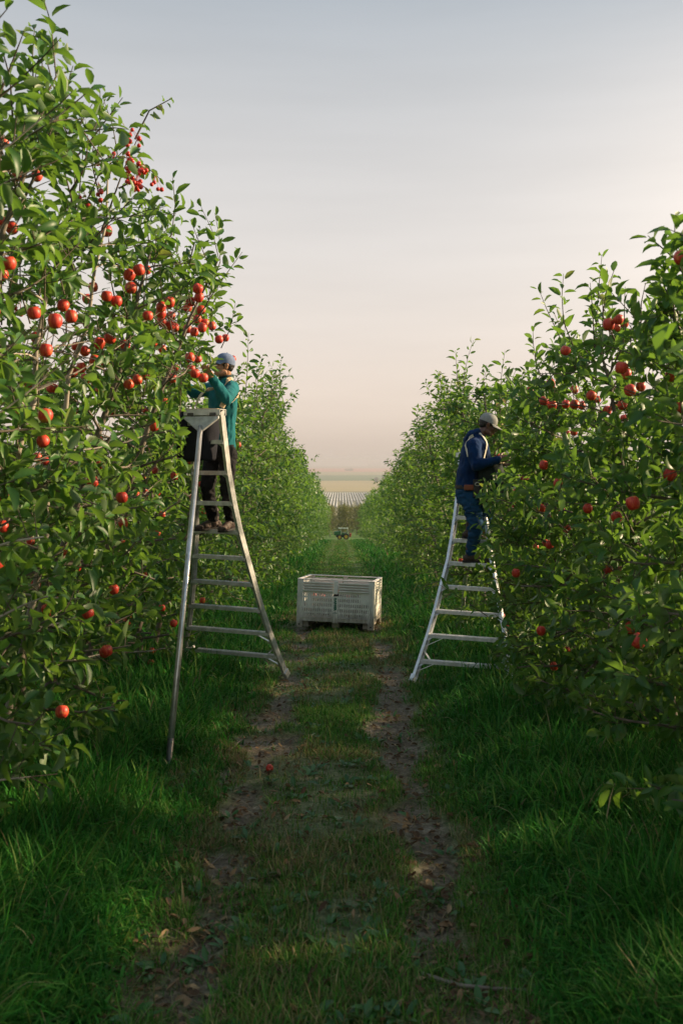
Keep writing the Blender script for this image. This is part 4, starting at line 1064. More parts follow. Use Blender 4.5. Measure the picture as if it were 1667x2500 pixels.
mb.obj('small_print', M_PRINT, binr)
# apples in the bin: a heap below, and the few that show
rg = np.random.default_rng(77); mb = XB()
for i in range(260): mb.ball((rg.uniform(-hw + .09, hw - .09), rg.uniform(-hd + .09, hd - .09), rg.uniform(.18, .44)), .037, nu=8, nv=6)
M_HEAP = mat('shade_dark_apples', (.10, .008, .008), (.05, .006, .006), rough=.5)  # darker than the other apples: shade behind the slots put into the colour
hp = mb.obj('apple_heap', M_HEAP, smooth=True, origin=bc); tag(hp, 'heap of red apples lying inside the pale bin', 'apples', kind='stuff')
for k, (ux, uy, uz, lab) in enumerate(((-.30, .20, .515, 'bright red apple showing above the rim at the left of the bin'), (-.05, .28, .500, 'red apple low behind the middle of the bin rim'), (-.36, -.42, .485, 'red apple pressed against the upper slots of the bin'), (-.22, -.44, .475, 'red apple behind the slots left of the bin lettering'), (.18, -.44, .475, 'red apple behind the slots right of the bin lettering'))):
    o = link(bpy.data.objects.new('apple', APPLES[k % 4])); o.location = BM @ V3((ux, uy, uz)); o.rotation_euler = (.4 * k, .2, k); o.scale = (1.05,) * 3
    tag(o, lab, 'apple', 'apples in the bin')

# ------------------------------------------------------------------ tractor far down the row
M_TG = mat('tractor_green', (.018, .16, .035), (.012, .11, .03), rough=.35, nscale=4)
M_TY = mat('tractor_yellow', (.62, .42, .04), (.5, .33, .03), rough=.4)
M_TYRE = mat('tyre_rubber', (.022, .021, .02), (.035, .03, .027), rough=.85, nscale=8)
M_ROOF = mat('tractor_roof', (.36, .46, .34), (.28, .38, .28), rough=.5)
M_TRED = mat('implement_red', (.38, .035, .02), (.25, .03, .02), rough=.5)
M_BLACK = mat('black_plastic', (.015, .015, .016), (.025, .025, .025), rough=.55)
ty = 116.0; tz = g(ty); tx = (837 - CX) / FPX * ty
tr_ = empty('tractor', (tx, ty, tz)); tag(tr_, 'small green orchard tractor with yellow wheel rims leaving the left row far off', 'tractor')
def TV(x, y, z): return (tx + x, ty + y, tz + z)
def wheel(x, y, r, wd):
    mb = MB(); sec = [(-wd / 2, r * .62), (-wd / 2, r * .92), (-wd * .35, r), (wd * .35, r), (wd / 2, r * .92), (wd / 2, r * .62)]
    n = 24; vs = []; fs = []
    for yy, rr in sec:
        for k in range(n): a = 2 * math.pi * k / n; q = rr * (1.04 if (k % 2 == 0 and rr > r * .9) else 1); vs.append(TV(x + q * math.cos(a), y + yy, r + q * math.sin(a)))
    m = len(sec)
    for i in range(m):
        for k in range(n): fs.append((i * n + k, i * n + (k + 1) % n, ((i + 1) % m) * n + (k + 1) % n, ((i + 1) % m) * n + k))
    mb.add(vs, fs); t_ = mb.obj('tyre', M_TYRE, tr_)
    mb = MB(); mb.tube([TV(x, y - wd * .30, r), TV(x, y + wd * .30, r)], r * .63, 20); mb.tube([TV(x, y - wd * .42, r), TV(x, y + wd * .42, r)], r * .22, 12); mb.obj('rim', M_TY, t_)
for yy in (-.58, .58): wheel(-.50, yy, .36, .24); wheel(.48, yy * 1.08, .43, .32)
mb = MB(); mb.loft([(TV(-1.35, 0, .86), V3((0, .26, 0)), V3((0, 0, .24))), (TV(-1.2, 0, .88), V3((0, .32, 0)), V3((0, 0, .30))), (TV(-.25, 0, .93), V3((0, .34, 0)), V3((0, 0, .32)))], 20, 5); mb.obj('hood', M_TG, tr_, smooth=False)
mb = MB(); mb.box(TV(-1.365, 0, .84), (.03, .36, .34)); mb.obj('grille', M_BLACK, tr_)
mb = MB(); mb.box(TV(-.2, 0, .50), (1.7, .40, .34)); mb.box(TV(-.50, 0, .36), (.14, 1.0, .14)); mb.box(TV(.48, 0, .43), (.18, 1.0, .18)); mb.obj('chassis', M_BLACK, tr_)
for yy in (-.58, .58):
    mb = MB()
    for k in range(7):
        a = math.radians(20 + 22 * k); a2 = math.radians(20 + 22 * (k + 1)); p = lambda t: TV(.48 + .52 * math.cos(t), yy * 1.05, .45 + .52 * math.sin(t))
        mb.beam(p(a), p(a2), .36, .025, (0, 1, 0))
    mb.obj('fender', M_TG, tr_)
mb = MB(); mb.box(TV(-.05, 0, .80), (.5, .62, .30)); mb.box(TV(-.22, 0, 1.02), (.08, .6, .22)); mb.obj('dash', M_TG, tr_)
mb = MB(); mb.box(TV(.42, 0, .92), (.38, .42, .1)); mb.box(TV(.62, 0, 1.12), (.09, .42, .36)); mb.obj('seat', M_BLACK, tr_, bevel=.02)
for x, y, z in ((-.28, -.5, 1.60), (-.28, .5, 1.60), (.70, -.5, 1.58), (.70, .5, 1.58)):
    mb = MB(); mb.tube([TV(x, y, .75), TV(x, y, z)], .03, 8); mb.obj('post', M_ROOF, tr_)
mb = MB(); mb.box(TV(.05, 0, 1.63), (1.55, 1.15, .05)); mb.obj('canopy', M_ROOF, tr_, bevel=.03)
ring = [TV(.05 + .0 * k, .19 * math.cos(k * math.pi / 8), 1.17 + .19 * math.sin(k * math.pi / 8)) for k in range(17)]
mb = MB(); mb.tube(ring, .018, 6); mb.tube([TV(-.1, 0, 1.0), TV(.05, 0, 1.17)], .02, 6); mb.obj('steering_wheel', M_BLACK, tr_)
mb = MB(); mb.beam(TV(.75, -.3, .45), TV(1.15, -.3, .60), .08, .08, (0, 1, 0)); mb.beam(TV(.75, .3, .45), TV(1.15, .3, .60), .08, .08, (0, 1, 0)); mb.box(TV(1.12, 0, .62), (.22, 1.0, .5)); mb.beam(TV(1.12, -.45, .3), TV(1.32, -.45, .95), .08, .06, (0, 1, 0)); mb.obj('rear_implement', M_TRED, tr_, bevel=.02)

tr_.scale = (.76, .76, .80)
# ------------------------------------------------------------------ single dead leaves, sticks and windfalls on the track
def gpt(px, py):
    """point of the ground seen at a photo pixel"""
    d = 1.77 * FPX / (py - 1257)
    for _ in range(6): d = (CAMZ - float(gz((px - CX) / FPX * d, d))) * FPX / (py - HOR)
    x = (px - CX) / FPX * d; return V3((x, d, float(gz(x, d))))
def dead(px, py, size, yaw, t, label):
    rg = np.random.default_rng(int(px + py)); q = gpt(px, py) + V3((0, 0, .018)); one = np.ones(1)
    A = np.array([[math.cos(yaw), math.sin(yaw), .12]]); A /= np.linalg.norm(A); N = np.array([[rg.normal(0, .25), -.35, 1.0]])
    V, T, nv = leaves_mesh(np.zeros((1, 3)) - A * size * .5, A, N, one * size, one * rg.uniform(.5, 1.2), one * rg.uniform(.3, .7), 0)
    o = link(bpy.data.objects.new('fallen_leaf', mesh_tris('fallen_leaf', V, T, M_DEAD, attrs={'tint': np.full(nv, t)}))); o.location = q
    tag(o, label, 'leaf', 'dead leaves lying on the track')
for a in ((508, 2122, .085, .1, .95, 'pale tan curled leaf at the upper end of the long stick'),
          (458, 2155, .075, .5, .85, 'brown leaf lying left of the stick on the bare left track'),
          (530, 2165, .08, -.4, .9, 'tan leaf right of the stick on the bare left track'),
          (456, 2208, .08, -.5, .8, 'brown leaf just below the middle of the stick'),
          (548, 2198, .07, .3, .75, 'darker brown leaf right of the grass tuft on the left track'),
          (585, 2190, .07, 2.2, .82, 'curled brown leaf at the inner edge of the left track'),
          (478, 2425, .12, .15, 1.0, 'largest pale yellow leaf in the bottom left grass'),
          (392, 2442, .07, 1.1, .93, 'small tan leaf left of the largest pale leaf'),
          (452, 2450, .08, 0, .88, 'narrow tan leaf just under the largest pale leaf'),
          (1024, 1787, .10, 2.6, .98, 'tan leaf at the outer edge of the right track beside the grass'),
          (1072, 1876, .09, .2, .92, 'pale leaf on the grass edge below the dark litter of the right track'),
          (992, 2025, .07, .6, .9, 'small pale leaf on the right track'),
          (738, 1996, .06, .2, .84, 'small orange brown leaf on the middle strip'),
          (900, 2085, .06, -.7, .8, 'small red brown leaf on the trodden grass right of the middle'),
          (1246, 2472, .07, .4, .97, 'pale leaf in the grass at the bottom right'),
          (575, 1822, .09, .35, .86, 'tan leaf at the outer edge of the left track near the ladder')):
    dead(*a)
def stick(pts, r, label):
    q = [gpt(a, b) + V3((0, 0, .022)) for a, b in pts]; mb = MB(); mb.tube(q, [r * (1 - .5 * i / len(q)) for i in range(len(q))], 6)
    tag(mb.obj('stick', M_BARK, origin=q[0]), label, 'stick')
stick([(383, 2212), (440, 2180), (500, 2135), (545, 2096)], .006, 'long thin stick slanting across the bare left track')
stick([(1030, 2392), (1120, 2420), (1210, 2428), (1300, 2432)], .009, 'dark stick lying across the lower right track')
stick([(560, 1840), (590, 1812)], .006, 'short stub of a stick beside the left track')
for k, (px, py, s, lab) in enumerate(((658, 1886, .9, 'small orange red windfall apple on the left track'), (1612, 2158, 1.0, 'red windfall apple deep in the long grass at the right'))):
    o = link(bpy.data.objects.new('fallen_apple', APPLES[k])); o.location = gpt(px, py) + V3((0, 0, .03 if k == 0 else .10)); o.rotation_euler = (1.1, .3, k); o.scale = (s * .8,) * 3; tag(o, lab, 'apple')
# ------------------------------------------------------------------ workers
M_SKINL = mat('tan_skin', (.42, .21, .115), (.36, .165, .085), rough=.5, nscale=14)
M_SKIND = mat('dark_skin', (.115, .050, .028), (.085, .036, .020), rough=.45, nscale=14)
M_HAIR = mat('black_hair', (.012, .010, .009), rough=.6, nscale=60)
M_EYE = mat('eye', (.03, .02, .015), rough=.1)
M_TEAL = mat('teal_knit', (.012, .150, .165), (.009, .110, .125), rough=.85, nscale=9, bump=.5, bscale=260, sheen=.05, spec=.12)
M_TROUS = mat('black_trousers', (.018, .017, .018), (.010, .010, .011), rough=.85, nscale=10, bump=.4, bscale=200, spec=.12)
M_BOOT = mat('brown_leather', (.075, .047, .034), (.040, .026, .020), rough=.7, nscale=25, bump=.4, bscale=90)
M_SOLE = mat('boot_sole', (.02, .017, .015), rough=.85)
M_CAPL = mat('grey_blue_cap', (.15, .20, .32), (.10, .145, .245), rough=.85, nscale=30, bump=.3, bscale=300)
M_CAPR = mat('grey_green_cap', (.27, .275, .25), (.20, .205, .19), rough=.85, nscale=30, bump=.3, bscale=300)
M_NAVY = mat('navy_hoodie', (.005, .030, .100), (.003, .018, .065), rough=.9, nscale=9, bump=.5, bscale=240, sheen=.04, spec=.12)
M_JEANS = mat('blue_denim', (.014, .062, .135), (.008, .036, .085), rough=.85, nscale=7, bump=.5, bscale=260, spec=.12)
M_STRAP = mat('canvas_strap', (.56, .43, .27), (.46, .35, .21), rough=.85, nscale=40)
M_CREAM = mat('cream_strap', (.66, .62, .50), (.55, .52, .42), rough=.85, nscale=40)
M_BAG = mat('dark_bag_canvas', (.018, .019, .026), (.011, .012, .018), rough=.8, nscale=8, bump=.5, bscale=150, spec=.12)
M_BAGG = mat('dark_green_bag', (.018, .030, .026), (.010, .018, .016), rough=.75, nscale=8, bump=.4, bscale=150, spec=.12)
M_LEATH = mat('orange_leather', (.26, .065, .025), (.17, .045, .02), rough=.55, nscale=18)
M_BELT = mat('dark_belt', (.03, .022, .018), rough=.6)
def axes(f, up=UP):
    f = V3(f).normalized(); s = f.cross(up).normalized(); u = s.cross(f); return s, f, u      # right, forward, up
def add_head(mb, c, f, up=UP, k=1.0):
    s, f, u = axes(f, up); R = Matrix((s, f, u)).transposed()
    P = lambda x, y, z: V3(c) + (s * x + f * y + u * z) * k
    E = lambda x, y, z, a, b, d: mb.ball(P(x, y, z), (a * k, b * k, d * k), R, 16, 12)
    E(0, -.012, .032, .074, .094, .086); E(0, .022, -.035, .060, .066, .078); E(0, .052, -.084, .036, .036, .028)
    E(0, .060, -.030, .050, .038, .050); E(0, .076, .018, .050, .018, .012)
    E(0, .094, -.018, .009, .014, .030); E(0, .101, -.034, .0155, .016, .0115); E(.010, .094, -.036, .010, .010, .008); E(-.010, .094, -.036, .010, .010, .008)
    E(0, .090, -.058, .024, .012, .0075); E(0, .087, -.071, .021, .012, .008); E(.036, .062, -.026, .026, .026, .024); E(-.036, .062, -.026, .026, .026, .024)
    for sx in (-1, 1):
        E(sx * .076, -.008, -.012, .009, .021, .033); E(sx * .083, -.014, .004, .008, .016, .016)
        mb.tube([P(sx * .055, -.02, -.07), P(sx * .05, .035, -.088), P(0, .06, -.098)], [.022 * k, .02 * k, .018 * k], 10)
    return P, R
def head_parts(person, P, R, Mhair, Mcap, tilt, k=1.0, hair_back=True):
    for sx in (-1, 1):
        mb = MB(); mb.ball(P(sx * .030, .082, .002), (.013 * k, .010 * k, .009 * k), R, 10, 8); mb.obj('eye', M_EYE, person, smooth=True)
        mb = MB(); mb.tube([P(sx * .014, .096, .019), P(sx * .032, .095, .025), P(sx * .052, .082, .019)], [.004 * k] * 3, 6); mb.obj('eyebrow', Mhair, person, smooth=True)
    mb = MB()
    mb.ball(P(0, -.022, .022), (.0785 * k, .090 * k, .078 * k), R, 18, 12); mb.ball(P(0, -.050, -.012), (.062 * k, .050 * k, .050 * k), R, 16, 10)
    mb.obj('hair', Mhair, person, smooth=True)
    # cap: six-panel dome with a button, and a curved brim
    n, m = 24, 8; vs = []; fs = []
    ca, sa = math.cos(tilt), math.sin(tilt)
    def CPt(x, y, z):
        return P(x, -.012 + (y + .012) * ca - (z - .03) * sa, .03 + (y + .012) * sa + (z - .03) * ca)
    for j in range(m + 1):
        ph = math.pi / 2 * j / m
        for i in range(n):
            t = 2 * math.pi * i / n; seam = 1 - .008 * (abs(math.cos(3 * t)) < .12)
            vs.append(CPt(.084 * math.sin(ph) * math.cos(t) * seam, -.010 + .104 * math.sin(ph) * math.sin(t) * seam, .034 + .098 * math.cos(ph) ** .85))
    for j in range(m):
        for i in range(n): fs.append((j * n + i, (j + 1) * n + i, (j + 1) * n + (i + 1) % n, j * n + (i + 1) % n))
    b = len(vs)
    for i in range(n):
        t = 2 * math.pi * i / n; vs.append(CPt(.0835 * math.cos(t), -.010 + .1035 * math.sin(t), .020))
    for i in range(n): fs.append((m * n + i, b + i, b + (i + 1) % n, m * n + (i + 1) % n))
    mb = MB(); mb.add(vs, fs); mb.ball(CPt(0, -.01, .133), .007 * k, nu=8, nv=6); cp = mb.obj('cap', Mcap, person, smooth=True)
    vs = []; fs = []; nu, nv = 14, 6
    for side in (0, 1):
        for j in range(nv + 1):
            for i in range(nu + 1):
                a = math.radians(-72 + 144 * i / nu); rr = j / nv
                x = .080 * math.sin(a) * (1 + .02 * rr); y0 = -.010 + .100 * math.cos(a); y = y0 + rr * .078 * max(0, math.cos(a)) ** .6
                z = .030 - .020 * rr - .75 * x * x * (1 + 2 * rr) - .004 * side; vs.append(CPt(x, y, z))
    o_ = (nu + 1) * (nv + 1)
    for j in range(nv):
        for i in range(nu):
            a = j * (nu + 1) + i; q = (a, a + 1, a + nu + 2, a + nu + 1); fs.append(q); fs.append(tuple(o_ + v for v in reversed(q)))
    for i in range(nu): a = nv * (nu + 1) + i; fs.append((a, a + 1, o_ + a + 1, o_ + a))
    mb = MB(); mb.add(vs, fs); mb.obj('brim', Mcap, cp, smooth=True)
def add_hand(mb, w_, d, n, curl, thumb_side, k=1.0):
    """palm and five bent fingers; d = direction of the hand, n = palm normal"""
    d = V3(d).normalized(); n = V3(n); n = (n - n.dot(d) * d).normalized(); s = d.cross(n) * thumb_side
    R = Matrix((s, d, n)).transposed(); w_ = V3(w_)
    mb.ball(w_ + d * .045 * k, (.040 * k, .054 * k, .015 * k), R, 12, 8); mb.tube([w_ - d * .02, w_ + d * .03], [.026 * k, .030 * k], 10)
    for i, (off, L) in enumerate(((.030, .072), (.010, .080), (-.011, .074), (-.031, .058))):
        p = w_ + d * .088 * k + s * off * k; pts = [p - d * .03 * k]; dd = d.copy(); pts.append(p)
        for q, fr in enumerate((.45, .32, .23)):
            dd = (Matrix.Rotation(curl * (.7 + .2 * q + .1 * i), 3, s * thumb_side if False else s) @ dd) if True else dd
            p = p + dd * L * fr * k; pts.append(p)
        mb.limb(pts, [.0095 * k, .0092 * k, .0085 * k, .0078 * k, .0068 * k], 8)
    t0 = w_ + d * .022 * k + s * .028 * k; t1 = t0 + (s * .75 + d * .6 + n * .25).normalized() * .036 * k; t2 = t1 + (s * .25 + d * .9 + n * .4).normalized() * .030 * k; t3 = t2 + (d * .9 + n * .5).normalized() * .022 * k
    mb.limb([t0, t1, t2, t3], [.014 * k, .0115 * k, .0098 * k, .0078 * k], 8)
def torso_secs(pel, waist, chest, neck, sp, sc, fp, fc, k=1.0, low=.08):
    """lofted trunk sections; sp/sc side axes at pelvis/chest, fp/fc front axes"""
    up0 = (V3(waist) - V3(pel)).normalized(); up1 = (V3(neck) - V3(chest)).normalized()
    return [(V3(pel) - up0 * low, sp * .150 * k, fp * .112 * k), (V3(pel), sp * .168 * k, fp * .122 * k), (V3(pel).lerp(V3(waist), .55), sp * .160 * k, fp * .116 * k),
            (V3(waist), sp.lerp(sc, .4) * .156 * k, fp.lerp(fc, .4) * .112 * k), (V3(waist).lerp(V3(chest), .5), sp.lerp(sc, .7) * .166 * k, fp.lerp(fc, .7) * .118 * k),
            (V3(chest), sc * .178 * k, fc * .124 * k), (V3(chest).lerp(V3(neck), .5), sc * .176 * k, fc * .112 * k), (V3(chest).lerp(V3(neck), .85), sc * .115 * k, fc * .085 * k), (V3(neck), sc * .066 * k, fc * .062 * k)]
def boot(person, ankle, toe_dir, up, M, L=.29, k=1.0):
    f = V3(toe_dir).normalized(); u = V3(up); u = (u - u.dot(f) * f).normalized(); s = f.cross(u); R = Matrix((s, f, u)).transposed(); a = V3(ankle)
    mb = MB()
    Q = lambda x, y, z: a + s * x + f * y + u * z
    mb.ball(Q(0, -.048, -.062), (.037, .042, .040), R); mb.ball(Q(0, .005, -.050), (.040, .060, .046), R); mb.ball(Q(.004, .085, -.066), (.043, .070, .036), R); mb.ball(Q(.004, .150, -.074), (.043, .055, .030), R)
    mb.limb([Q(0, -.012, .085), Q(0, -.012, .0), Q(0, .0, -.045)], [.050, .046, .046]); mb.limb([Q(0, .02, -.03), Q(0, .10, -.060)], [.040, .034])
    me = fuse(mb, 'boot', M, .008, 4); wrinkle(me, .004, 26); o = bpy.data.objects.new('boot', me); link(o); place(o, person)
    mb = MB(); mb.loft([(Q(.002, y, -.100), s * hw_, u * .012) for y, hw_ in ()] or [(Q(0, -.092, -.097), s * .018, u * .012), (Q(0, -.075, -.097), s * .036, u * .013), (Q(0, -.02, -.097), s * .037, u * .012), (Q(.002, .05, -.098), s * .040, u * .011), (Q(.004, .12, -.100), s * .047, u * .011), (Q(.004, .175, -.098), s * .040, u * .011), (Q(.004, .205, -.095), s * .018, u * .010)], 14, 4)
    mb.obj('sole', M_SOLE, o)
def cloth(mb, name, M, person, voxel=.010, it=6, amp=.006, sc=9, stretch=(1, 1, 1), sd=0):
    me = fuse(mb, name, M, voxel, it); wrinkle(me, amp, sc, sd, stretch); o = bpy.data.objects.new(name, me); link(o); place(o, person); return o
def ribbon(name, pts, width, M, parent, surf=None, th=.004, off=.006, n_per=6, edge=None, world=True):
    """flat webbing strap through pts, snapped onto a garment"""
    P = []; pts = [V3(p) for p in pts]
    for i in range(len(pts) - 1):
        p0, p1, p2, p3 = pts[max(i - 1, 0)], pts[i], pts[i + 1], pts[min(i + 2, len(pts) - 1)]
        for q in range(n_per):
            t = q / n_per; P.append(.5 * ((2 * p1) + (p2 - p0) * t + (2 * p0 - 5 * p1 + 4 * p2 - p3) * t * t + (3 * p1 - p0 - 3 * p2 + p3) * t ** 3))
    P.append(pts[-1]); N = []
    if surf is not None:
        bt = BVHTree.FromPolygons([v.co for v in surf.data.vertices], [p.vertices[:] for p in surf.data.polygons])
        Q = []
        for p in P:
            c, n, _, _ = bt.find_nearest(p)
            Q.append(c + n * off if (c - p).length < .09 else p); N.append(n)
        P = [Q[0]] + [(Q[i - 1] + Q[i] * 2 + Q[i + 1]) / 4 for i in range(1, len(Q) - 1)] + [Q[-1]]
    vs = []; fs = []; m = len(P)
    for i, p in enumerate(P):
        t = (P[min(i + 1, m - 1)] - P[max(i - 1, 0)]).normalized(); n = N[i] if N else (V3(edge) if edge is not None else UP)
        n = n - n.dot(t) * t; n = n.normalized() if n.length > 1e-4 else t.orthogonal().normalized(); s = t.cross(n)
        vs += [p - s * width / 2 - n * th / 2, p + s * width / 2 - n * th / 2, p + s * width / 2 + n * th / 2, p - s * width / 2 + n * th / 2]
    for i in range(m - 1):
        for k in range(4): fs.append((4 * i + k, 4 * i + (k + 1) % 4, 4 * i + 4 + (k + 1) % 4, 4 * i + 4 + k))
    fs += [(3, 2, 1, 0), tuple(range(4 * m - 4, 4 * m))]
    mb = MB(); mb.add(vs, fs); return mb.obj(name, M, parent, smooth=False)

# ---- worker in teal, standing behind the grey ladder, reaching up to the left
f1 = V3((-.86, -.50, 0)).normalized(); s1, _, _ = axes(f1)          # s1 = his right
step6L, step6R = LAD_L[0][6], LAD_L[1][6]
zst = step6R.z + .006
pel = at(541, 1092, 9.98); waist = at(542, 1040, 9.96); chest = at(545, 975, 9.92); neck = at(551, 926, 9.90); head = at(547, 893, 9.86)
shL, shR = at(566, 948, 9.76), at(512, 947, 10.06)                   # his left arm is the nearer one
elL, wrL = at(553, 974, 9.50), at(518, 922, 9.40)
elR, wrR = at(476, 962, 9.98), at(449, 932, 9.86)
hipL, hipR = at(557, 1108, 9.93), at(523, 1108, 10.04)
def on_step(px, dd, u): return V3(((px - CX) / FPX * dd, dd, zst + .105))
stepd = (step6L.y + step6R.y) / 2
anL = on_step(563, stepd - .02, 0) + V3((0, .0, 0)); anR = on_step(521, stepd + .06, 0)
kneeL, kneeR = at(554, 1190, 9.86), at(506, 1188, 9.95)
fh = V3((-.93, -.36, .10)).normalized()
body = MB()
Pf, Rf = add_head(body, head, fh, (UP + V3((.14, .05, 0))).normalized(), .98)
body.limb([head + V3((.02, .01, -.05)), neck + V3((0, 0, .0)), chest + V3((0, 0, .06))], [.050, .054, .07])
body.loft(torso_secs(pel, waist, chest, neck, s1, s1, f1, f1, .84), 20, 2.4)
body.limb([shL, elL, wrL], [.045, .035, .026]); body.limb([shR, elR, wrR], [.045, .035, .026])
body.limb([hipL, kneeL, anL], [.07, .048, .034]); body.limb([hipR, kneeR, anR], [.07, .048, .034])
for a in (anL, anR): body.limb([a, a + V3((-.02, -.02, -.05))], [.028, .018])
dL_ = (at(503, 902, 9.33) - wrL).normalized(); dR_ = (at(431, 918, 9.80) - wrR).normalized()
add_hand(body, wrL, dL_, V3((-.2, .6, .8)), .45, 1, 1.0); add_hand(body, wrR, dR_, V3((.1, -.3, .9)), .45, -1, 1.0)
me = fuse(body, 'person', M_SKINL, .006, 3, .5)
base1 = V3((pel.x, stepd, zst))
w1 = bpy.data.objects.new('person', me); link(w1); place(w1, None, base1)
tag(w1, 'worker in teal jumper and grey cap on the left ladder, arms raised into leaves', 'person', 'apple pickers')
head_parts(w1, Pf, Rf, M_HAIR, M_CAPL, .10, .98)
sh = MB(); sh.loft(torso_secs(pel, waist, chest, neck, s1, s1, f1, f1, 1.03, .03), 24, 2.4)
sh.limb([shL + (chest - shL) * .25, shL, elL, wrL - dL_ * .012], [.085, .076, .058, .044]); sh.limb([shR + (chest - shR) * .25, shR, elR, wrR - dR_ * .012], [.085, .074, .056, .043])
sh.limb([neck - V3((0, 0, .05)), neck + V3((0, 0, .008))], [.085, .063])
shirt1 = cloth(sh, 'shirt', M_TEAL, w1, .0095, 6, .010, 9.5, (1, 1, .55), 2.0)
mb = MB()
cc = neck + V3((0, 0, .028)); ring = [cc + s1 * .066 * math.cos(t) + f1 * .064 * math.sin(t) - UP * .012 * math.sin(t) for t in [2 * math.pi * k / 20 for k in range(21)]]
mb.tube(ring, .010, 8); mb.obj('collar', mat('dark_collar', (.02, .05, .06), rough=.9), w1, smooth=True)
tr1 = MB(); tr1.loft([(pel + UP * .05, s1 * .163, f1 * .120), (pel, s1 * .176, f1 * .130), (pel - UP * .07, s1 * .170, f1 * .128), (pel - UP * .13, s1 * .140, f1 * .105)], 20, 2.4)
for hp_, kn, an in ((hipL, kneeL, anL), (hipR, kneeR, anR)): tr1.limb([hp_, hp_.lerp(kn, .5), kn, kn.lerp(an, .55), an + UP * .012], [.094, .084, .070, .066, .060])
cloth(tr1, 'trousers', M_TROUS, w1, .010, 5, .012, 10, (1, 1, 1.6), 5.0)
boot(w1, anL, V3((-.45, -.86, -.10)), UP, M_BOOT); boot(w1, anR, V3((-.86, -.48, -.08)), UP, M_BOOT)
# picking bag resting on the ladder top
bgc = at(489, 1004, 9.56); ax_a = V3((.180, -.05, .004)); ax_b = V3((.045, .125, 0))
bag = empty('picking_bag', bgc); tag(bag, 'dark canvas picking bag with tan rim hanging on the left ladder top', 'bag', 'picking bags')
def sag(t, sx, k=1.0):
    return (bgc + V3((-.045 * t, .02 * t, -.47 * t)), ax_a * (1 + .10 * math.sin(3 * t) - .10 * t) * k, ax_b * (1 + .20 * math.sin(2.6 * t)) * k)
mb = MB(); mb.loft([sag(t, 0) for t in (0, .12, .3, .55, .8, .95, 1.0)] + [(sag(1.0, 0)[0] - UP * .004, ax_a * .5, ax_b * .5)], 28, 2.6)
me = mb.mesh('bag_body', M_BAG, True); o = bpy.data.objects.new('bag_body', me); link(o)
wrinkle(me, .014, 8, 1.0, (1.6, 1.6, .5)); place(o, bag)
ringp = [bgc + ax_a * 1.04 * math.cos(t) + ax_b * 1.05 * math.sin(t) + UP * .006 for t in [2 * math.pi * k / 28 for k in range(29)]]
mb = MB(); mb.tube(ringp, .014, 8); mb.obj('bag_rim', M_STRAP, bag, smooth=True)
def onpath(*q): return [at(*p) for p in q]
ribbon('strap', onpath((477, 992, 9.60), (490, 965, 9.66), (512, 942, 9.78), (530, 926, 9.86), (552, 925, 9.98)), .040, M_STRAP, bag, shirt1)
ribbon('strap', onpath((536, 992, 9.58), (537, 970, 9.62), (539, 950, 9.66), (556, 926, 9.78), (566, 930, 9.95)), .040, M_STRAP, bag, shirt1)
ribbon('strap', onpath((546, 986, 9.56), (558, 981, 9.60), (572, 972, 9.68), (583, 964, 9.86), (578, 962, 10.05), (555, 965, 10.12)), .046, M_STRAP, bag, shirt1, off=.010)
mb = MB(); p = at(546, 986, 9.53); mb.tube([p - V3((.02, 0, .035)), p + V3((.015, 0, .03))], .026, 12); mb.obj('strap_buckle', M_STRAP, bag, smooth=False, bevel=.006)

# ---- worker in navy on the white ladder, bending to the right
f2 = V3((.97, .10, 0)).normalized(); s2, _, _ = axes(f2)           # his right side faces the camera
fc2 = V3((.95, .08, -.30)).normalized()
pel2 = at(1141, 1200, 11.20); waist2 = at(1142, 1155, 11.2); chest2 = at(1156, 1098, 11.2); neck2 = at(1170, 1062, 11.2); head2 = at(1191, 1037, 11.2)
shR2, shL2 = at(1156, 1088, 11.03), at(1174, 1086, 11.38)
elR2, wrR2 = at(1160, 1136, 10.93), at(1216, 1122, 10.90)
elL2, wrL2 = at(1190, 1128, 11.50), at(1214, 1132, 11.42)
st5 = LAD_R[0][5]; st6 = LAD_R[0][6]
d5 = (LAD_R[0][5].y + LAD_R[1][5].y) / 2
anR2 = V3(((1149 - CX) / FPX * d5, d5 - .0, st5.z + .112)); kneeR2 = at(1163, 1285, 11.02); hipR2 = at(1144, 1210, 11.12)
d6 = (LAD_R[0][6].y + LAD_R[1][6].y) / 2
anL2 = V3(((1149 - CX) / FPX * d6, d6 + .03, st6.z + .112)); kneeL2 = at(1186, 1262, 11.34); hipL2 = at(1142, 1208, 11.30)
fh2 = V3((.93, -.02, -.34)).normalized()
body = MB()
Pf2, Rf2 = add_head(body, head2, fh2, (UP + V3((.36, 0, 0))).normalized(), 1.02)
body.limb([head2 + V3((-.03, 0, -.05)), neck2, chest2 + V3((0, 0, .05))], [.055, .060, .075])
body.loft(torso_secs(pel2, waist2, chest2, neck2, s2, s2, f2, fc2, .86), 20, 2.4)
body.limb([shR2, elR2, wrR2], [.047, .038, .028]); body.limb([shL2, elL2, wrL2], [.047, .038, .028])
body.limb([hipR2, kneeR2, anR2], [.075, .052, .038]); body.limb([hipL2, kneeL2, anL2], [.075, .052, .038])
for a in (anR2, anL2): body.limb([a, a + V3((.03, 0, -.05))], [.030, .018])
dr2 = (at(1243, 1117, 10.92) - wrR2).normalized()
add_hand(body, wrR2, dr2, V3((-.05, .9, -.25)), .30, 1, 1.06); add_hand(body, wrL2, V3((.9, -.1, -.1)), V3((0, -.3, .9)), .4, 1, 1.04)
me = fuse(body, 'person', M_SKIND, .006, 3, .5)
w2 = bpy.data.objects.new('person', me); link(w2); place(w2, None, V3((anR2.x, d5, st5.z + .006)))
tag(w2, 'worker in navy hoodie and jeans on the right ladder, bending over to pick apples', 'person', 'apple pickers')
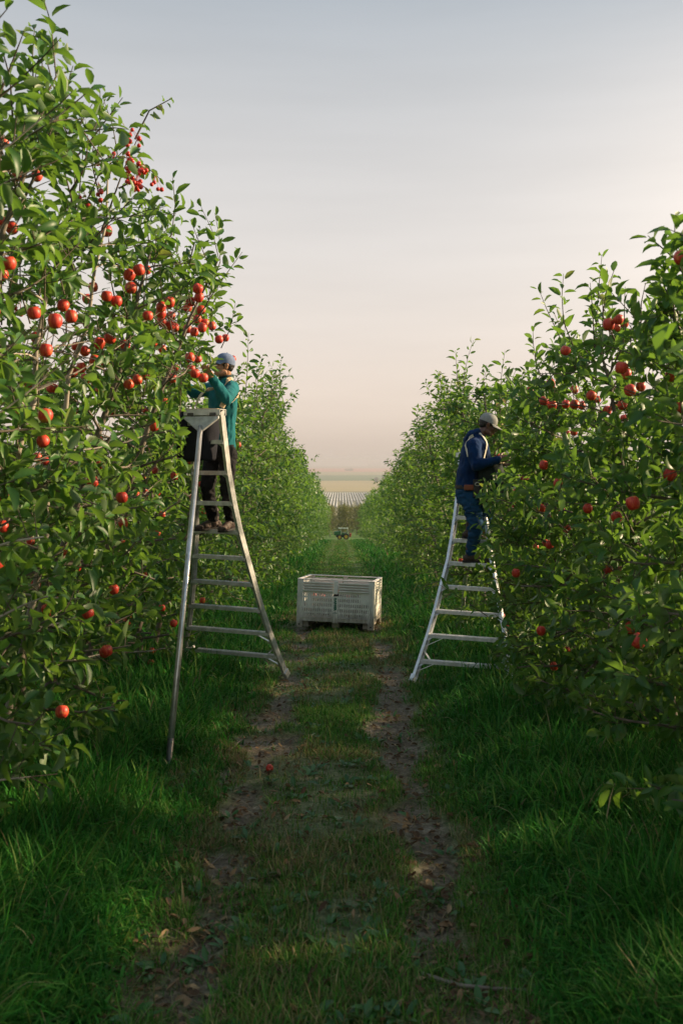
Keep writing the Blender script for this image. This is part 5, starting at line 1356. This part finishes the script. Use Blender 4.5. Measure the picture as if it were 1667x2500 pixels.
head_parts(w2, Pf2, Rf2, M_HAIR, M_CAPR, -.06, 1.02)
sh = MB(); sh.loft(torso_secs(pel2 + UP * .06, waist2, chest2, neck2, s2, s2, f2, fc2, 1.06, .03), 24, 2.4)
sh.limb([shR2 + (chest2 - shR2) * .3, shR2, elR2, wrR2 - dr2 * .01], [.092, .084, .066, .045]); sh.limb([shL2 + (chest2 - shL2) * .3, shL2, elL2, wrL2], [.09, .08, .064, .044])
sh.limb([neck2 - V3((.02, 0, .05)), neck2 + V3((.0, 0, .0))], [.088, .070])
hood = at(1150, 1064, 11.2)                                          # hood lying on the back of the neck
sh.limb([at(1166, 1052, 11.14), at(1150, 1060, 11.12), at(1138, 1073, 11.16), at(1138, 1073, 11.26), at(1152, 1059, 11.30)], [.030, .044, .034, .034, .040])
shirt2 = cloth(sh, 'hoodie', M_NAVY, w2, .0095, 4, .010, 9, (1, 1, .6), 7.0)
tr2 = MB(); tr2.loft([(pel2 + UP * .045, s2 * .160, f2 * .122), (pel2, s2 * .172, f2 * .132), (pel2 - UP * .08, s2 * .165, f2 * .132), (pel2 - UP * .14, s2 * .135, f2 * .11)], 20, 2.4)
for hp_, kn, an in ((hipR2, kneeR2, anR2), (hipL2, kneeL2, anL2)): tr2.limb([hp_, hp_.lerp(kn, .5), kn, kn.lerp(an, .5), an + UP * .012], [.112, .098, .082, .070, .060])
cloth(tr2, 'jeans', M_JEANS, w2, .010, 4, .013, 8, (.7, .7, 1.9), 4.0)
boot(w2, anR2, V3((.97, -.06, -.04)), UP, M_BOOT, k=1); boot(w2, anL2, V3((.93, .1, -.12)), UP, M_BOOT)
# belt, leather pouch and radio holster
bz = pel2 + UP * .055
mb = MB(); ringb = [bz + s2 * .178 * math.cos(t) + f2 * .136 * math.sin(t) for t in [2 * math.pi * k / 28 for k in range(29)]]
for i in range(28): mb.beam(ringb[i], ringb[i + 1], .008, .040, (ringb[i] - bz))
mb.obj('belt', M_BELT, w2)
mb = MB(); p = bz + s2 * .185 - f2 * .030 - UP * .005; mb.box(p, (.105, .035, .062)); mb.obj('pouch', M_LEATH, w2, bevel=.010)
mb = MB(); p = bz + s2 * .190 + f2 * .060 - UP * .015; mb.box(p, (.085, .05, .205)); hol = mb.obj('radio_holster', M_BLACK, w2, bevel=.012)
mb = MB(); q = p + s2 * .028 + UP * .048; mb.tube([q + V3((.026 * math.cos(t), 0, .018 * math.sin(t))) for t in [2 * math.pi * k / 16 for k in range(17)]], .004, 6); mb.obj('snap', M_ALU, hol)
# his picking bag, dark green with a pale hook mark
b2 = at(1196, 1166, 11.12); bag2 = empty('picking_bag', b2); tag(bag2, 'dark green picking bag with cream straps worn by the worker in navy', 'bag', 'picking bags')
mb = MB(); mb.loft([(b2 + V3((0, 0, .16)), V3((.13, 0, 0)), V3((0, .17, 0))), (b2 + V3((0, 0, .06)), V3((.155, 0, 0)), V3((0, .18, 0))), (b2 - V3((0, 0, .10)), V3((.15, 0, 0)), V3((0, .18, 0))), (b2 - V3((.01, 0, .26)), V3((.13, 0, 0)), V3((0, .16, 0))), (b2 - V3((.01, 0, .31)), V3((.08, 0, 0)), V3((0, .10, 0)))], 24, 2.6)
me = mb.mesh('bag_body', M_BAGG, True); o = bpy.data.objects.new('bag_body', me); link(o); wrinkle(me, .010, 9, 3.0); place(o, bag2)
mb = MB(); mb.tube([b2 + V3((.155 * math.cos(t), .175 * math.sin(t), .165)) for t in [2 * math.pi * k / 24 for k in range(25)]], .011, 8); mb.obj('bag_rim', M_STRAP, bag2, smooth=True)
hk = [b2 + V3((.07 + .032 * math.cos(t), -.186, .02 + .045 * math.sin(t))) for t in [math.radians(60 + 15 * k) for k in range(17)]]
mb = MB(); mb.tube(hk, .006, 6); mb.obj('hook_mark', M_CREAM, bag2)
ribbon('strap', onpath((1181, 1132, 11.06), (1187, 1110, 11.05), (1184, 1085, 11.06), (1172, 1062, 11.12), (1160, 1055, 11.22)), .030, M_CREAM, bag2, shirt2, off=.008)
ribbon('strap', onpath((1152, 1062, 11.10), (1141, 1076, 11.06), (1135, 1090, 11.02), (1139, 1103, 10.98), (1147, 1116, 10.96)), .034, M_CREAM, bag2, shirt2, off=.010)
